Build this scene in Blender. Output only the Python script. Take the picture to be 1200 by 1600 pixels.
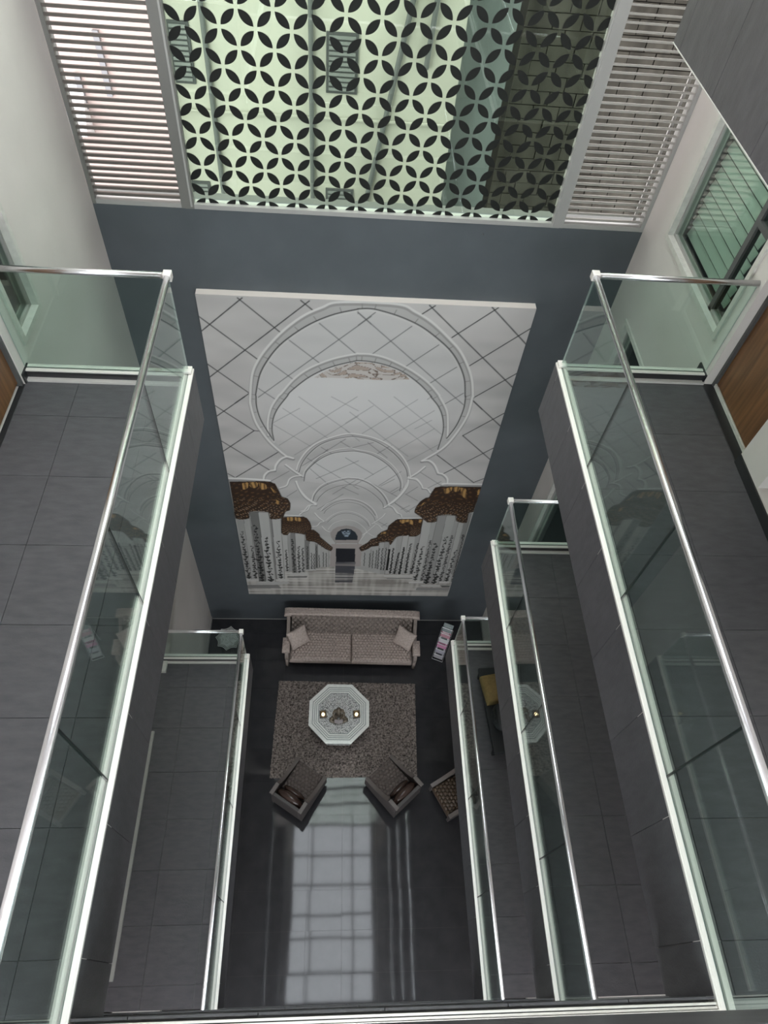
import bpy, bmesh, math, random
import numpy as np
from mathutils import Vector, Matrix

for o in list(bpy.data.objects):
    bpy.data.objects.remove(o, do_unlink=True)
SC = bpy.context.scene
COL = SC.collection

# ---------------------------------------------------------------- camera, sky, light, exposure
EYE = 13.4                                   # height of the lens above the lobby floor
cam_d = bpy.data.cameras.new('camera')
cam = bpy.data.objects.new('camera', cam_d)
COL.objects.link(cam)
PITCH, YAW, ROLL, FPX = math.radians(54.2255), math.radians(7.4518), math.radians(-7.2098), 1068.96
def _axes(a, b, c):
    ca, sa, cb, sb, cc, sc = math.cos(a), math.sin(a), math.cos(b), math.sin(b), math.cos(c), math.sin(c)
    m = Matrix(((cb, sb, 0), (-sb, cb, 0), (0, 0, 1))) @ Matrix(((1, 0, 0), (0, ca, sa), (0, -sa, ca)))
    r, d, f = Vector((1, 0, 0)), Vector((0, 0, -1)), Vector((0, 1, 0))
    return m @ (cc*r+sc*d), m @ (cc*d-sc*r), m @ f
_r, _d, _f = _axes(PITCH, YAW, ROLL)
cam.matrix_world = Matrix(((_r.x, -_d.x, -_f.x, 0), (_r.y, -_d.y, -_f.y, 0), (_r.z, -_d.z, -_f.z, EYE), (0, 0, 0, 1)))
cam_d.sensor_fit = 'VERTICAL'
cam_d.sensor_height = 24
cam_d.lens = FPX*24/1600
cam_d.clip_start = .02
SC.camera = cam

world = bpy.data.worlds.new('sky')
SC.world = world
world.use_nodes = True
bg = world.node_tree.nodes['Background']
bg.inputs[0].default_value = (.97, .965, 1.02, 1)
bg.inputs[1].default_value = 7.6

ROOF = 21.5
SKY_X, SKY_Y = (-1.5, 2.15), (-2.6, 6.7)     # opening of the rooflight
# unseen windows added as fill light, in the wall behind the walkways: (z0, z1)
BACK_FILL_WIN = [(.9, 2.3), (4.3, 5.7), (7.72, 8.76), (9.6, 11.75), (12.7, 14.7), (15.5, 17.6), (18.4, 21.0)]
BACK_X = (-2.3, 3.1)
def portal(loc, rot, sx, sy):
    d = bpy.data.lights.new('daylight_opening', 'AREA')
    d.shape, d.size, d.size_y = 'RECTANGLE', sx, sy
    d.cycles.is_portal = True
    o = bpy.data.objects.new('daylight_opening', d)
    o.location, o.rotation_euler = loc, rot
    COL.objects.link(o)
portal((sum(SKY_X)/2, sum(SKY_Y)/2, ROOF-.02), (0, 0, 0), SKY_X[1]-SKY_X[0], SKY_Y[1]-SKY_Y[0])
for z0, z1 in BACK_FILL_WIN:
    portal((sum(BACK_X)/2, -2.98, (z0+z1)/2), (math.radians(90), 0, 0), BACK_X[1]-BACK_X[0], z1-z0)

SC.view_settings.view_transform = 'Standard'
SC.view_settings.look = 'None'
SC.view_settings.gamma = 1
SC.view_settings.use_curve_mapping = False
SC.view_settings.exposure = 0.34

# ---------------------------------------------------------------- materials
def mat(name, color, rough=.6, metal=0., spec=.5, noise=None, bump=None, coat=0., emit=None):
    """Principled material; noise=(scale, amount, stretch) varies the colour, bump=(scale, strength) adds fine relief."""
    m = bpy.data.materials.new(name)
    m.use_nodes = True
    nt = m.node_tree
    b = nt.nodes['Principled BSDF']
    b.inputs['Base Color'].default_value = (*color, 1)
    b.inputs['Roughness'].default_value = rough
    b.inputs['Metallic'].default_value = metal
    b.inputs['Specular IOR Level'].default_value = spec
    if coat:
        b.inputs['Coat Weight'].default_value = coat
        b.inputs['Coat Roughness'].default_value = .04
    if emit:
        b.inputs['Emission Color'].default_value = (*emit[0], 1)
        b.inputs['Emission Strength'].default_value = emit[1]
    tc = nt.nodes.new('ShaderNodeNewGeometry')
    if noise:
        sc, am, st = noise
        mp = nt.nodes.new('ShaderNodeMapping')
        mp.inputs['Scale'].default_value = st
        n = nt.nodes.new('ShaderNodeTexNoise')
        n.inputs['Scale'].default_value = sc
        n.inputs['Detail'].default_value = 5
        r = nt.nodes.new('ShaderNodeValToRGB')
        r.color_ramp.elements[0].position, r.color_ramp.elements[1].position = .3, .7
        r.color_ramp.elements[0].color = (*[c*(1-am) for c in color], 1)
        r.color_ramp.elements[1].color = (*[min(1, c*(1+am)) for c in color], 1)
        nt.links.new(tc.outputs['Position'], mp.inputs['Vector'])
        nt.links.new(mp.outputs['Vector'], n.inputs['Vector'])
        nt.links.new(n.outputs['Fac'], r.inputs['Fac'])
        nt.links.new(r.outputs['Color'], b.inputs['Base Color'])
    if bump:
        n2 = nt.nodes.new('ShaderNodeTexNoise')
        n2.inputs['Scale'].default_value = bump[0]
        n2.inputs['Detail'].default_value = 4
        bp = nt.nodes.new('ShaderNodeBump')
        bp.inputs['Strength'].default_value = bump[1]
        bp.inputs['Distance'].default_value = .01
        nt.links.new(tc.outputs['Position'], n2.inputs['Vector'])
        nt.links.new(n2.outputs['Fac'], bp.inputs['Height'])
        nt.links.new(bp.outputs['Normal'], b.inputs['Normal'])
    return m

def glass_mat(name, tint, f0=.04):
    """Tinted pane: clear transmission with Schlick reflection on both faces."""
    m = bpy.data.materials.new(name)
    m.use_nodes = True
    nt = m.node_tree
    nt.nodes.remove(nt.nodes['Principled BSDF'])
    out = nt.nodes['Material Output']
    lw = nt.nodes.new('ShaderNodeLayerWeight')
    lw.inputs['Blend'].default_value = .5
    pw = nt.nodes.new('ShaderNodeMath'); pw.operation = 'POWER'; pw.inputs[1].default_value = 5
    ml = nt.nodes.new('ShaderNodeMath'); ml.operation = 'MULTIPLY_ADD'
    ml.inputs[1].default_value, ml.inputs[2].default_value = 1-f0, f0
    tr = nt.nodes.new('ShaderNodeBsdfTransparent'); tr.inputs[0].default_value = (*tint, 1)
    gl = nt.nodes.new('ShaderNodeBsdfGlossy'); gl.inputs['Roughness'].default_value = 0
    gl.inputs['Color'].default_value = (1, 1, 1, 1)
    mx = nt.nodes.new('ShaderNodeMixShader')
    nt.links.new(lw.outputs['Facing'], pw.inputs[0])
    nt.links.new(pw.outputs[0], ml.inputs[0])
    nt.links.new(ml.outputs[0], mx.inputs[0])
    nt.links.new(tr.outputs[0], mx.inputs[1])
    nt.links.new(gl.outputs[0], mx.inputs[2])
    nt.links.new(mx.outputs[0], out.inputs['Surface'])
    return m

M = {
 'plaster': mat('warm_white_plaster', (.63, .585, .555), .75, spec=.2, noise=(1.2, .05, (1, 1, 1)), bump=(60, .12)),
 'slate_paint': mat('slate_blue_wall_paint', (.086, .096, .104), .55, spec=.3, noise=(2, .08, (1, 1, 1)), bump=(25, .12)),
 'tile': mat('charcoal_porcelain_tile', (.082, .077, .085), .42, spec=.45, noise=(7, .16, (1, 3, 1)), bump=(90, .15)),
 'grout': mat('grey_tile_grout', (.24, .235, .23), .8),
 'black_tile': mat('black_skirting_tile', (.018, .018, .02), .3),
 'polished': mat('polished_black_porcelain', (.036, .036, .039), .045, spec=.36, noise=(4, .15, (1, 1, 1))),
 'polished_grout': mat('dark_floor_grout', (.05, .05, .05), .7),
 'steel': mat('brushed_stainless_steel', (.82, .82, .84), .26, 1.),
 'channel': mat('satin_aluminium_channel', (.88, .83, .79), .4, .4),
 'groove': mat('dark_rubber_gasket', (.05, .05, .05), .6),
 'glass': glass_mat('green_tinted_balustrade_glass', (.815, .893, .862)),
 'gasket': mat('dark_silicone_joint', (.01, .016, .015), .5),
 'glass_edge': mat('cut_glass_edge', (.36, .40, .38), .2),
 'pane': glass_mat('pale_green_window_glass', (.80, .875, .805)),
 'pane_dark': glass_mat('teal_window_glass', (.82, .90, .86)),
 'skylight': glass_mat('clear_rooflight_glass', (.93, .96, .96)),
 'petal': mat('charcoal_vinyl_film', (.017, .018, .016), .6, spec=.12),
 'frame': mat('grey_aluminium_frame', (.20, .195, .18), .45, .3),
 'frame_light': mat('pale_grey_frame', (.36, .35, .33), .5, .1),
 'frame_white': mat('off_white_window_surround', (.58, .56, .52), .6, noise=(20, .08, (1, 1, 1))),
 'frame_dark': mat('dark_grey_window_sash', (.10, .10, .10), .5, .2),
 'blade': mat('bronze_grey_louvre', (.11, .095, .083), .45, .3),
 'blade_pale': mat('pale_aluminium_louvre', (.36, .34, .31), .45, .3),
 'wood': mat('brown_veneer', (.165, .075, .032), .45, noise=(3, .35, (10, 10, .6))),
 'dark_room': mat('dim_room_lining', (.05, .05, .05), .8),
 'blind': mat('pale_green_blind_fabric', (.55, .56, .52), .8),
 'board_edge': mat('primed_board_edge', (.80, .74, .67), .7),
 'cream': mat('cream_render', (.27, .262, .215), .8, spec=.08, noise=(.7, .12, (1, 1, .3)), bump=(20, .1)),
 'pink': mat('pale_pink_render', (.235, .19, .168), .8, spec=.08, noise=(.7, .05, (1, 1, .3))),
 'sage': mat('grey_green_render', (.085, .097, .09), .8, spec=.05, noise=(2, .15, (1, 1, .3))),
 'stone': mat('brown_grey_stone', (.026, .024, .019), .7, spec=.03, noise=(5, .4, (1, 1, .25))),
 'stone_joint': mat('stone_wall_joint', (.008, .007, .006), .8, spec=.03),
 'ledge': mat('weathered_sill_render', (.13, .13, .12), .8, spec=.1),
 'shutter': mat('grey_shutter_slat', (.115, .12, .11), .7, spec=.06),
 'shutter_box': mat('dark_shutter_recess', (.045, .047, .045), .8, spec=.05),
 'pipe': mat('grey_plastic_pipe', (.07, .073, .068), .6, spec=.06),
}

# ---------------------------------------------------------------- helpers
def link(o):
    COL.objects.link(o)
    return o

def tag(o, label=None, cat=None, group=None, kind=None):
    for k, v in (('label', label), ('category', cat), ('group', group), ('kind', kind)):
        if v:
            o[k] = v
    return o

def empty(name, loc=(0, 0, 0), rz=0.):
    o = bpy.data.objects.new(name, None)
    o.location = loc
    o.rotation_euler = (0, 0, rz)
    o.empty_display_size = .1
    return link(o)

class MB:
    """collects faces, then becomes one mesh object"""
    def __init__(s):
        s.v, s.f, s.m = [], [], []
    def add(s, v, f, mi=0):
        n = len(s.v)
        s.v += [tuple(p) for p in v]
        s.f += [tuple(i+n for i in q) for q in f]
        s.m += [mi]*len(f)
        return s
    def box(s, x0, x1, y0, y1, z0, z1, mi=0):
        return s.add([(x0, y0, z0), (x1, y0, z0), (x1, y1, z0), (x0, y1, z0), (x0, y0, z1), (x1, y0, z1), (x1, y1, z1), (x0, y1, z1)],
                     [(0, 3, 2, 1), (4, 5, 6, 7), (0, 1, 5, 4), (1, 2, 6, 5), (2, 3, 7, 6), (3, 0, 4, 7)], mi)
    def tube(s, a, b, r, n=16, mi=0):
        a, b = Vector(a), Vector(b)
        d = (b-a).normalized()
        u = d.orthogonal().normalized()
        w = d.cross(u)
        v = []
        for p in (a, b):
            v += [p+u*(r*math.cos(2*math.pi*k/n))+w*(r*math.sin(2*math.pi*k/n)) for k in range(n)]
        return s.add(v, [(k, (k+1) % n, n+(k+1) % n, n+k) for k in range(n)]+[tuple(range(n))[::-1], tuple(range(n, 2*n))], mi)
    def prism(s, pts, z0, z1, mi=0):
        n = len(pts)
        return s.add([(x, y, z0) for x, y in pts]+[(x, y, z1) for x, y in pts],
                     [tuple(range(n))[::-1], tuple(range(n, 2*n))]+[(k, (k+1) % n, n+(k+1) % n, n+k) for k in range(n)], mi)
    def ball(s, c, r, nu=16, nv=10, mi=0):
        v, f = [], []
        for j in range(nv+1):
            t = math.pi*j/nv
            for i in range(nu):
                p = 2*math.pi*i/nu
                v.append((c[0]+r[0]*math.sin(t)*math.cos(p), c[1]+r[1]*math.sin(t)*math.sin(p), c[2]+r[2]*math.cos(t)))
        for j in range(nv):
            for i in range(nu):
                f.append((j*nu+i, (j+1)*nu+i, (j+1)*nu+(i+1) % nu, j*nu+(i+1) % nu))
        return s.add(v, f, mi)
    def mesh(s, name, mats):
        me = bpy.data.meshes.new(name)
        me.from_pydata(s.v, [], s.f)
        for m in (mats if isinstance(mats, (list, tuple)) else [mats]):
            me.materials.append(M[m] if isinstance(m, str) else m)
        if any(s.m):
            me.polygons.foreach_set('material_index', s.m)
        bm = bmesh.new()
        bm.from_mesh(me)
        bmesh.ops.recalc_face_normals(bm, faces=bm.faces)
        bm.to_mesh(me)
        bm.free()
        return me
    def build(s, name, mats, parent=None, smooth=False, bevel=0.):
        me = s.mesh(name, mats)
        if smooth:
            me.polygons.foreach_set('use_smooth', [True]*len(me.polygons))
        o = link(bpy.data.objects.new(name, me))
        o.parent = parent
        if bevel:
            b = o.modifiers.new('bevel', 'BEVEL')
            b.width, b.segments, b.limit_method = bevel, 2, 'ANGLE'
        return o

_cubes = {}
def piece(name, m, parent, x0, x1, y0, y1, z0, z1, tilt=None):
    """one box-shaped piece (tile, bar, board); alike pieces share a unit mesh"""
    if m not in _cubes:
        _cubes[m] = MB().box(-.5, .5, -.5, .5, -.5, .5).mesh(name, m)
    o = link(bpy.data.objects.new(name, _cubes[m]))
    o.location = ((x0+x1)/2, (y0+y1)/2, (z0+z1)/2)
    o.scale = (x1-x0, y1-y0, z1-z0)
    if tilt:
        o.rotation_euler = tilt
    o.parent = parent
    return o

def wall_mesh(axis, t0, t1, a0, a1, z0, z1, holes):
    """wall with rectangular openings; axis 'x' = the wall's thickness runs along x. holes: (a0, a1, z0, z1)"""
    mb = MB()
    As = sorted({a0, a1, *[h[0] for h in holes], *[h[1] for h in holes]})
    Zs = sorted({z0, z1, *[h[2] for h in holes], *[h[3] for h in holes]})
    for i in range(len(As)-1):
        for j in range(len(Zs)-1):
            ca, cz = (As[i]+As[i+1])/2, (Zs[j]+Zs[j+1])/2
            if any(h[0] < ca < h[1] and h[2] < cz < h[3] for h in holes):
                continue
            if axis == 'x':
                mb.box(t0, t1, As[i], As[i+1], Zs[j], Zs[j+1])
            else:
                mb.box(As[i], As[i+1], t0, t1, Zs[j], Zs[j+1])
    return mb

def grid_cuts(lo, hi, origin, step):
    k = math.floor((lo-origin)/step)+1
    c = [lo]
    while origin+k*step < hi-.02:
        if origin+k*step > lo+.02:
            c.append(origin+k*step)
        k += 1
    return c+[hi]

# ---------------------------------------------------------------- drawing printed on the mural, in metres from its lower left corner
MURAL_DRAWING = {
 'rims': [([(1.012,4.213),(.919,4.254),(.71,4.532),(.582,4.801),(.517,4.996),(.479,5.285),(.486,5.467),(.544,5.872),(.642,6.126),(.792,6.371),(.992,6.621),(1.219,6.834),(1.438,6.966),(1.652,7.053),(2.314,7.059),(2.543,6.96),(2.765,6.812),(3.008,6.576),(3.174,6.386),(3.317,6.134),(3.411,5.895),(3.472,5.614),(3.469,5.604),(3.463,5.253),(3.368,4.876),(3.216,4.535),(2.943,4.23)],.05),([(.679,4.711),(.686,4.977),(.744,5.26),(.851,5.484),(.904,5.557),(1.076,5.816),(1.279,6.014),(1.573,6.184),(1.862,6.28),(1.896,6.285),(2.071,6.281),(2.291,6.215),(2.585,6.046),(2.832,5.84),(3.007,5.622),(3.026,5.583),(3.16,5.322),(3.217,5.044),(3.255,4.751)],.045),([(1.051,3.942),(1.095,4.127),(1.204,4.368),(1.356,4.56),(1.559,4.693),(1.777,4.785),(1.936,4.785),(2.179,4.721),(2.411,4.579),(2.615,4.352),(2.746,4.097),(2.806,3.862)],.035),([(1.143,3.726),(1.176,3.916),(1.296,4.135),(1.449,4.319),(1.636,4.429),(1.842,4.48),(1.949,4.451),(2.199,4.383),(2.418,4.215),(2.585,3.99),(2.683,3.752),(2.714,3.54)],.02),([(1.274,3.162),(1.307,3.336),(1.409,3.541),(1.568,3.677),(1.805,3.777),(1.892,3.782),(2.029,3.764),(2.184,3.672),(2.333,3.513),(2.432,3.368),(2.51,3.198),(2.531,3.099)],.025),([(1.418,2.882),(1.512,3.065),(1.676,3.194),(1.743,3.218),(1.872,3.24),(2.002,3.213),(2.136,3.13),(2.262,2.989),(2.346,2.809),(2.367,2.693)],.02),([(1.501,2.593),(1.594,2.737),(1.712,2.845),(1.843,2.884),(1.977,2.854),(2.115,2.754),(2.216,2.617),(2.265,2.474)],.016),([(1.543,2.328),(1.623,2.501),(1.73,2.589),(1.85,2.628),(1.987,2.597),(2.1,2.493),(2.189,2.349),(2.208,2.251)],.014)],
 'inner': [([(.75,4.59),(.671,4.792),(.59,5.038),(.556,5.276),(.562,5.47),(.567,5.542),(.643,5.877),(.768,6.145),(.924,6.378),(1.13,6.585),(1.345,6.75),(1.592,6.88),(1.844,6.96),(1.866,6.969),(1.993,6.98),(2.122,6.96),(2.366,6.883),(2.622,6.758),(2.853,6.58),(3.046,6.392),(3.188,6.181),(3.304,5.918),(3.367,5.609),(3.374,5.599),(3.387,5.359),(3.342,5.035),(3.245,4.751)],.022),([(.75,4.604),(.736,4.821),(.767,5.059),(.84,5.264),(.97,5.489),(1.028,5.592),(1.236,5.824),(1.437,5.982),(1.634,6.083),(1.848,6.159),(1.901,6.171),(2.078,6.159),(2.3,6.099),(2.51,5.989),(2.735,5.794),(2.906,5.588),(2.904,5.578),(3.033,5.398),(3.122,5.182),(3.169,4.897),(3.148,4.501)],.02),([(1.088,3.882),(1.142,4.099),(1.26,4.341),(1.412,4.534),(1.596,4.653),(1.815,4.726),(1.958,4.726),(2.182,4.661),(2.396,4.501),(2.58,4.287),(2.721,4.029),(2.767,3.825)],.014),([(1.161,3.662),(1.195,3.886),(1.314,4.091),(1.468,4.261),(1.637,4.365),(1.844,4.408),(1.972,4.405),(2.181,4.335),(2.403,4.149),(2.57,3.921),(2.668,3.681),(2.677,3.465)],.014),([(1.294,3.146),(1.331,3.32),(1.429,3.502),(1.589,3.639),(1.806,3.735),(1.893,3.746),(2.031,3.727),(2.186,3.632),(2.322,3.481),(2.416,3.336),(2.486,3.175),(2.507,3.076)],.012),([(1.356,3.13),(1.408,3.271),(1.53,3.445),(1.73,3.569),(1.898,3.6),(2.038,3.564),(2.197,3.445),(2.335,3.279),(2.424,3.129),(2.453,2.996)],.01),([(1.434,2.869),(1.512,2.974),(1.641,3.112),(1.77,3.182),(1.886,3.202),(2.03,3.159),(2.138,3.085),(2.251,2.943),(2.331,2.774)],.01),([(1.473,2.802),(1.513,2.906),(1.642,3.057),(1.771,3.123),(1.901,3.128),(2.06,3.071),(2.2,2.919),(2.304,2.738),(2.338,2.621)],.008),([(1.528,2.546),(1.608,2.679),(1.713,2.783),(1.845,2.822),(1.979,2.792),(2.104,2.696),(2.198,2.568),(2.239,2.449)],.008)],
 'vault1': [(.75,4.59),(.671,4.792),(.59,5.038),(.556,5.276),(.562,5.47),(.567,5.542),(.643,5.877),(.768,6.145),(.924,6.378),(1.13,6.585),(1.345,6.75),(1.592,6.88),(1.844,6.96),(1.866,6.969),(1.993,6.98),(2.122,6.96),(2.366,6.883),(2.622,6.758),(2.853,6.58),(3.046,6.392),(3.188,6.181),(3.304,5.918),(3.367,5.609),(3.374,5.599),(3.387,5.359),(3.342,5.035),(3.245,4.751),(.75,4.59)],
 'vault2': [(.75,4.604),(.736,4.821),(.767,5.059),(.84,5.264),(.97,5.489),(1.028,5.592),(1.236,5.824),(1.437,5.982),(1.634,6.083),(1.848,6.159),(1.901,6.171),(2.078,6.159),(2.3,6.099),(2.51,5.989),(2.735,5.794),(2.906,5.588),(2.904,5.578),(3.033,5.398),(3.122,5.182),(3.169,4.897),(3.148,4.501),(.75,4.604)],
 'vault3': [(1.161,3.662),(1.195,3.886),(1.314,4.091),(1.468,4.261),(1.637,4.365),(1.844,4.408),(1.972,4.405),(2.181,4.335),(2.403,4.149),(2.57,3.921),(2.668,3.681),(2.677,3.465)],
 'joints': [[(-.004,6.765),(.632,6.133)],[(.474,7.051),(.938,6.576)],[(-.008,6.542),(.527,7.054)],[(-.005,5.798),(1.295,7.052)],[(.273,5.337),(.47,5.523)],[(-.004,6.025),(.476,5.538)],[(1.197,7.053),(1.343,6.912)],[(2.62,6.93),(2.764,7.06)],[(2.696,7.063),(3.983,5.796)],[(3.033,6.601),(3.513,7.07)],[(3.325,6.148),(3.982,6.797)],[(3.438,7.073),(3.986,6.531)],[(3.469,5.57),(3.98,6.059)],[(3.481,5.541),(3.646,5.368)],[(-.0,5.076),(.409,5.464)],[(-.001,5.28),(.483,4.797)],[(.001,4.333),(.483,4.797)],[(.483,4.797),(.572,4.793)],[(.125,3.725),(.811,4.357)],[(-.0,4.558),(.653,3.911)],[(.008,3.808),(.105,3.718)],[(3.48,5.538),(3.969,5.048)],[(3.468,4.82),(3.972,5.309)],[(3.468,4.82),(3.968,4.31)],[(3.313,3.933),(3.968,4.566)],[(3.155,4.374),(3.83,3.725)],[(3.838,3.743),(3.964,3.836)]],
 'joints_in': [[(1.41,6.735),(1.862,6.287)],[(1.032,6.468),(1.418,6.099)],[(.784,6.089),(1.072,5.803)],[(.604,5.628),(.875,5.382)],[(.592,5.463),(2.023,6.869)],[(1.855,6.927),(2.029,6.755)],[(1.869,6.914),(3.4,5.418)],[(1.876,6.732),(2.069,6.929)],[(2.067,6.286),(2.52,6.746)],[(2.509,6.101),(2.887,6.477)],[(2.846,5.813),(3.168,6.122)],[(3.097,5.434),(3.336,5.666)]],
 'joints_faint': [[(.769,4.929),(1.299,4.472)],[(1.132,5.497),(1.85,4.802)],[(.818,4.495),(1.911,5.532)],[(1.033,4.288),(1.944,5.162)],[(.909,5.267),(1.541,4.665)],[(.735,4.953),(1.135,5.277)],[(1.568,5.517),(1.94,5.263)],[(2.067,5.474),(3.105,4.436)],[(1.771,5.01),(2.139,5.371)],[(2.014,4.803),(2.732,5.517)],[(2.408,5.555),(3.152,4.837)],[(2.314,4.651),(2.987,5.314)],[(2.563,4.477),(3.036,4.949)],[(2.723,4.211),(3.143,4.609)],[(1.775,4.866),(1.982,4.637)],[(1.822,5.235),(2.722,4.325)],[(2.759,4.937),(2.974,5.119)]],
 'joints_small': [[(1.14,4.038),(1.78,4.675)],[(1.255,3.981),(1.529,3.611)],[(1.221,4.222),(2.016,3.497)],[(1.176,3.885),(1.524,4.439)],[(1.35,3.734),(1.986,4.193)],[(.877,3.252),(1.045,3.427)],[(.647,3.642),(.943,3.907)],[(1.365,2.917),(1.776,3.353)],[(1.708,4.616),(1.88,4.468)],[(1.43,4.478),(1.571,4.354)],[(1.612,3.347),(2.004,3.759)],[(2.262,4.37),(2.453,4.565)],[(1.867,4.479),(2.185,4.615)],[(2.104,4.612),(2.413,4.28)],[(1.792,4.255),(2.23,3.874)],[(1.941,3.583),(2.429,4.084)],[(2.335,3.597),(2.652,3.958)],[(2.954,3.953),(3.323,3.635)],[(2.795,3.396),(2.953,3.585)],[(2.773,3.395),(2.995,3.215)],[(3.112,3.554),(3.308,3.741)],[(2.55,3.387),(2.733,3.576)],[(2.614,3.164),(2.846,2.894)],[(2.846,2.894),(3.008,3.101)],[(2.366,3.587),(2.566,3.768)],[(2.53,3.436),(2.647,3.566)],[(2.21,3.653),(2.657,3.312)],[(1.761,3.533),(2.022,3.353)],[(2.742,2.96),(2.876,3.078)],[(2.633,3.136),(2.895,2.897)],[(2.394,2.599),(2.554,2.459)],[(2.458,2.456),(2.547,2.556)],[(1.728,1.981),(1.674,1.876)],[(2.024,1.99),(2.085,1.888)]],
 'mould': [([(1.012,4.213),(.918,4.245),(.821,4.176),(.747,4.038),(.725,3.923)],.035),([(.725,3.923),(.632,3.889),(.562,3.792),(.537,3.677)],.035),([(.005,3.692),(.229,3.691),(.54,3.671),(.628,3.658)],.05),([(.895,4.059),(1.021,3.91),(1.144,3.783)],.03),([(1.125,3.805),(1.016,3.778),(.935,3.702),(.885,3.547),(.776,3.477)],.025),([(1.042,3.657),(1.087,3.462),(1.203,3.229),(1.346,3.077)],.03),([(1.283,3.039),(1.22,3.019),(1.155,2.891),(1.091,2.853)],.02),([(2.943,4.23),(3.047,4.241),(3.144,4.146),(3.23,3.954)],.035),([(3.235,3.947),(3.316,3.916),(3.392,3.815),(3.415,3.692)],.035),([(3.34,3.671),(3.416,3.685),(3.982,3.688)],.045),([(3.005,4.097),(2.911,3.951),(2.796,3.82)],.03),([(2.797,3.809),(2.907,3.796),(3.0,3.658),(3.034,3.552)],.022),([(3.034,3.552),(3.114,3.536),(3.177,3.429)],.022),([(2.777,3.685),(2.74,3.504),(2.668,3.317),(2.508,3.063)],.03),([(2.509,3.044),(2.591,3.027),(2.672,2.888)],.02),([(1.037,3.657),(1.091,3.437),(1.178,3.237),(1.345,3.046)],.028),([(1.345,3.046),(1.252,3.029),(1.202,2.893),(1.122,2.836),(1.065,2.751)],.02),([(.787,2.736),(.929,2.727),(1.088,2.719)],.03),([(1.32,2.815),(1.391,2.679),(1.471,2.582)],.02),([(1.471,2.568),(1.407,2.537),(1.357,2.435),(1.276,2.403)],.015),([(1.439,2.423),(1.505,2.307),(1.571,2.25)],.015),([(2.78,3.837),(2.778,3.571),(2.635,3.227),(2.459,3.007)],.028),([(2.783,3.803),(2.916,3.763),(3.011,3.627),(3.041,3.557),(3.116,3.536),(3.172,3.443)],.022),([(2.727,2.703),(2.941,2.718),(3.11,2.729)],.028),([(2.544,3.074),(2.625,3.0),(2.696,2.873),(2.764,2.797),(2.777,2.744)],.018),([(2.506,3.087),(2.603,3.023),(2.684,2.867),(2.755,2.823),(2.784,2.73)],.015),([(2.492,2.837),(2.44,2.719),(2.289,2.523)],.015),([(2.329,2.549),(2.416,2.479),(2.464,2.383),(2.507,2.36)],.012),([(2.346,2.501),(2.233,2.301),(2.142,2.173)],.012),([(2.084,1.914),(2.146,2.097),(2.208,2.251),(2.296,2.178),(2.355,2.129)],.01)],
 'caps': [[(.015,3.606),(.636,3.63),(.745,3.45),(.795,3.249),(.885,3.2),(.926,3.071),(.911,2.883),(.839,2.84),(.783,2.658),(.669,2.612),(.575,2.628),(.562,2.811),(.249,2.814),(.228,2.625),(.01,2.609),(.009,2.986)],[(.768,2.671),(1.135,2.698),(1.229,2.56),(1.259,2.388),(1.241,2.269),(1.15,2.222),(1.14,2.161),(1.075,2.189),(.878,2.222),(.842,2.137),(.745,2.194)],[(1.151,2.266),(1.291,2.315),(1.389,2.184),(1.405,2.094),(1.506,1.943),(1.627,1.758),(1.594,1.644),(1.507,1.706),(1.405,1.831),(1.321,1.931),(1.17,1.979)],[(3.98,3.616),(3.992,3.4),(3.963,3.149),(3.963,2.943),(3.888,2.888),(3.904,2.62),(3.726,2.655),(3.683,2.823),(3.376,2.812),(3.385,2.638),(3.233,2.606),(3.088,2.781),(2.985,2.883),(2.985,3.013),(3.04,3.192),(3.117,3.294),(3.173,3.321),(3.209,3.492),(3.31,3.608)],[(3.144,2.703),(3.145,2.43),(3.149,2.261),(3.08,2.166),(2.968,2.163),(2.946,2.22),(2.764,2.214),(2.762,2.142),(2.681,2.154),(2.572,2.327),(2.59,2.495),(2.659,2.606),(2.73,2.676)],[(2.918,2.683),(2.714,2.676),(2.647,2.511),(2.58,2.485),(2.569,2.362),(2.471,2.284),(2.408,2.181),(2.399,2.105),(2.303,2.051),(2.253,1.945),(2.158,1.838),(2.105,1.756),(2.153,1.65),(2.264,1.734),(2.317,1.811),(2.444,1.841),(2.452,1.946),(2.62,1.978),(2.657,1.879),(2.747,2.154),(2.966,2.219)]],
 'gold': [[(.203,3.577),(.293,3.593),(.274,3.457),(.203,3.417)],[(.316,3.601),(.435,3.605),(.417,3.475),(.321,3.483)],[(.456,3.599),(.558,3.566),(.565,3.443),(.482,3.44)],[(.628,3.495),(.683,3.422),(.709,3.348),(.679,3.347)],[(.856,2.674),(.959,2.678),(.948,2.579),(.868,2.576)],[(.983,2.679),(1.079,2.662),(1.084,2.569),(.996,2.581)],[(.7,3.168),(.751,3.117),(.739,3.038),(.702,3.063)],[(3.377,3.546),(3.501,3.598),(3.497,3.479),(3.409,3.427)],[(3.522,3.599),(3.624,3.603),(3.62,3.495),(3.547,3.493)],[(3.64,3.592),(3.736,3.548),(3.768,3.318),(3.685,3.413)],[(3.928,3.543),(3.967,3.568),(3.983,3.448),(3.945,3.41)],[(3.07,3.13),(3.122,3.195),(3.105,3.144),(3.07,3.067)],[(2.762,2.663),(2.854,2.667),(2.848,2.572),(2.778,2.569)],[(2.876,2.673),(2.963,2.657),(2.992,2.535),(2.927,2.561)],[(3.077,2.674),(3.139,2.676),(3.11,2.594),(3.077,2.606)],[(2.757,2.659),(2.918,2.676),(2.925,2.617),(2.777,2.588)],[(2.471,2.271),(2.554,2.287),(2.544,2.236),(2.475,2.221)]],
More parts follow.
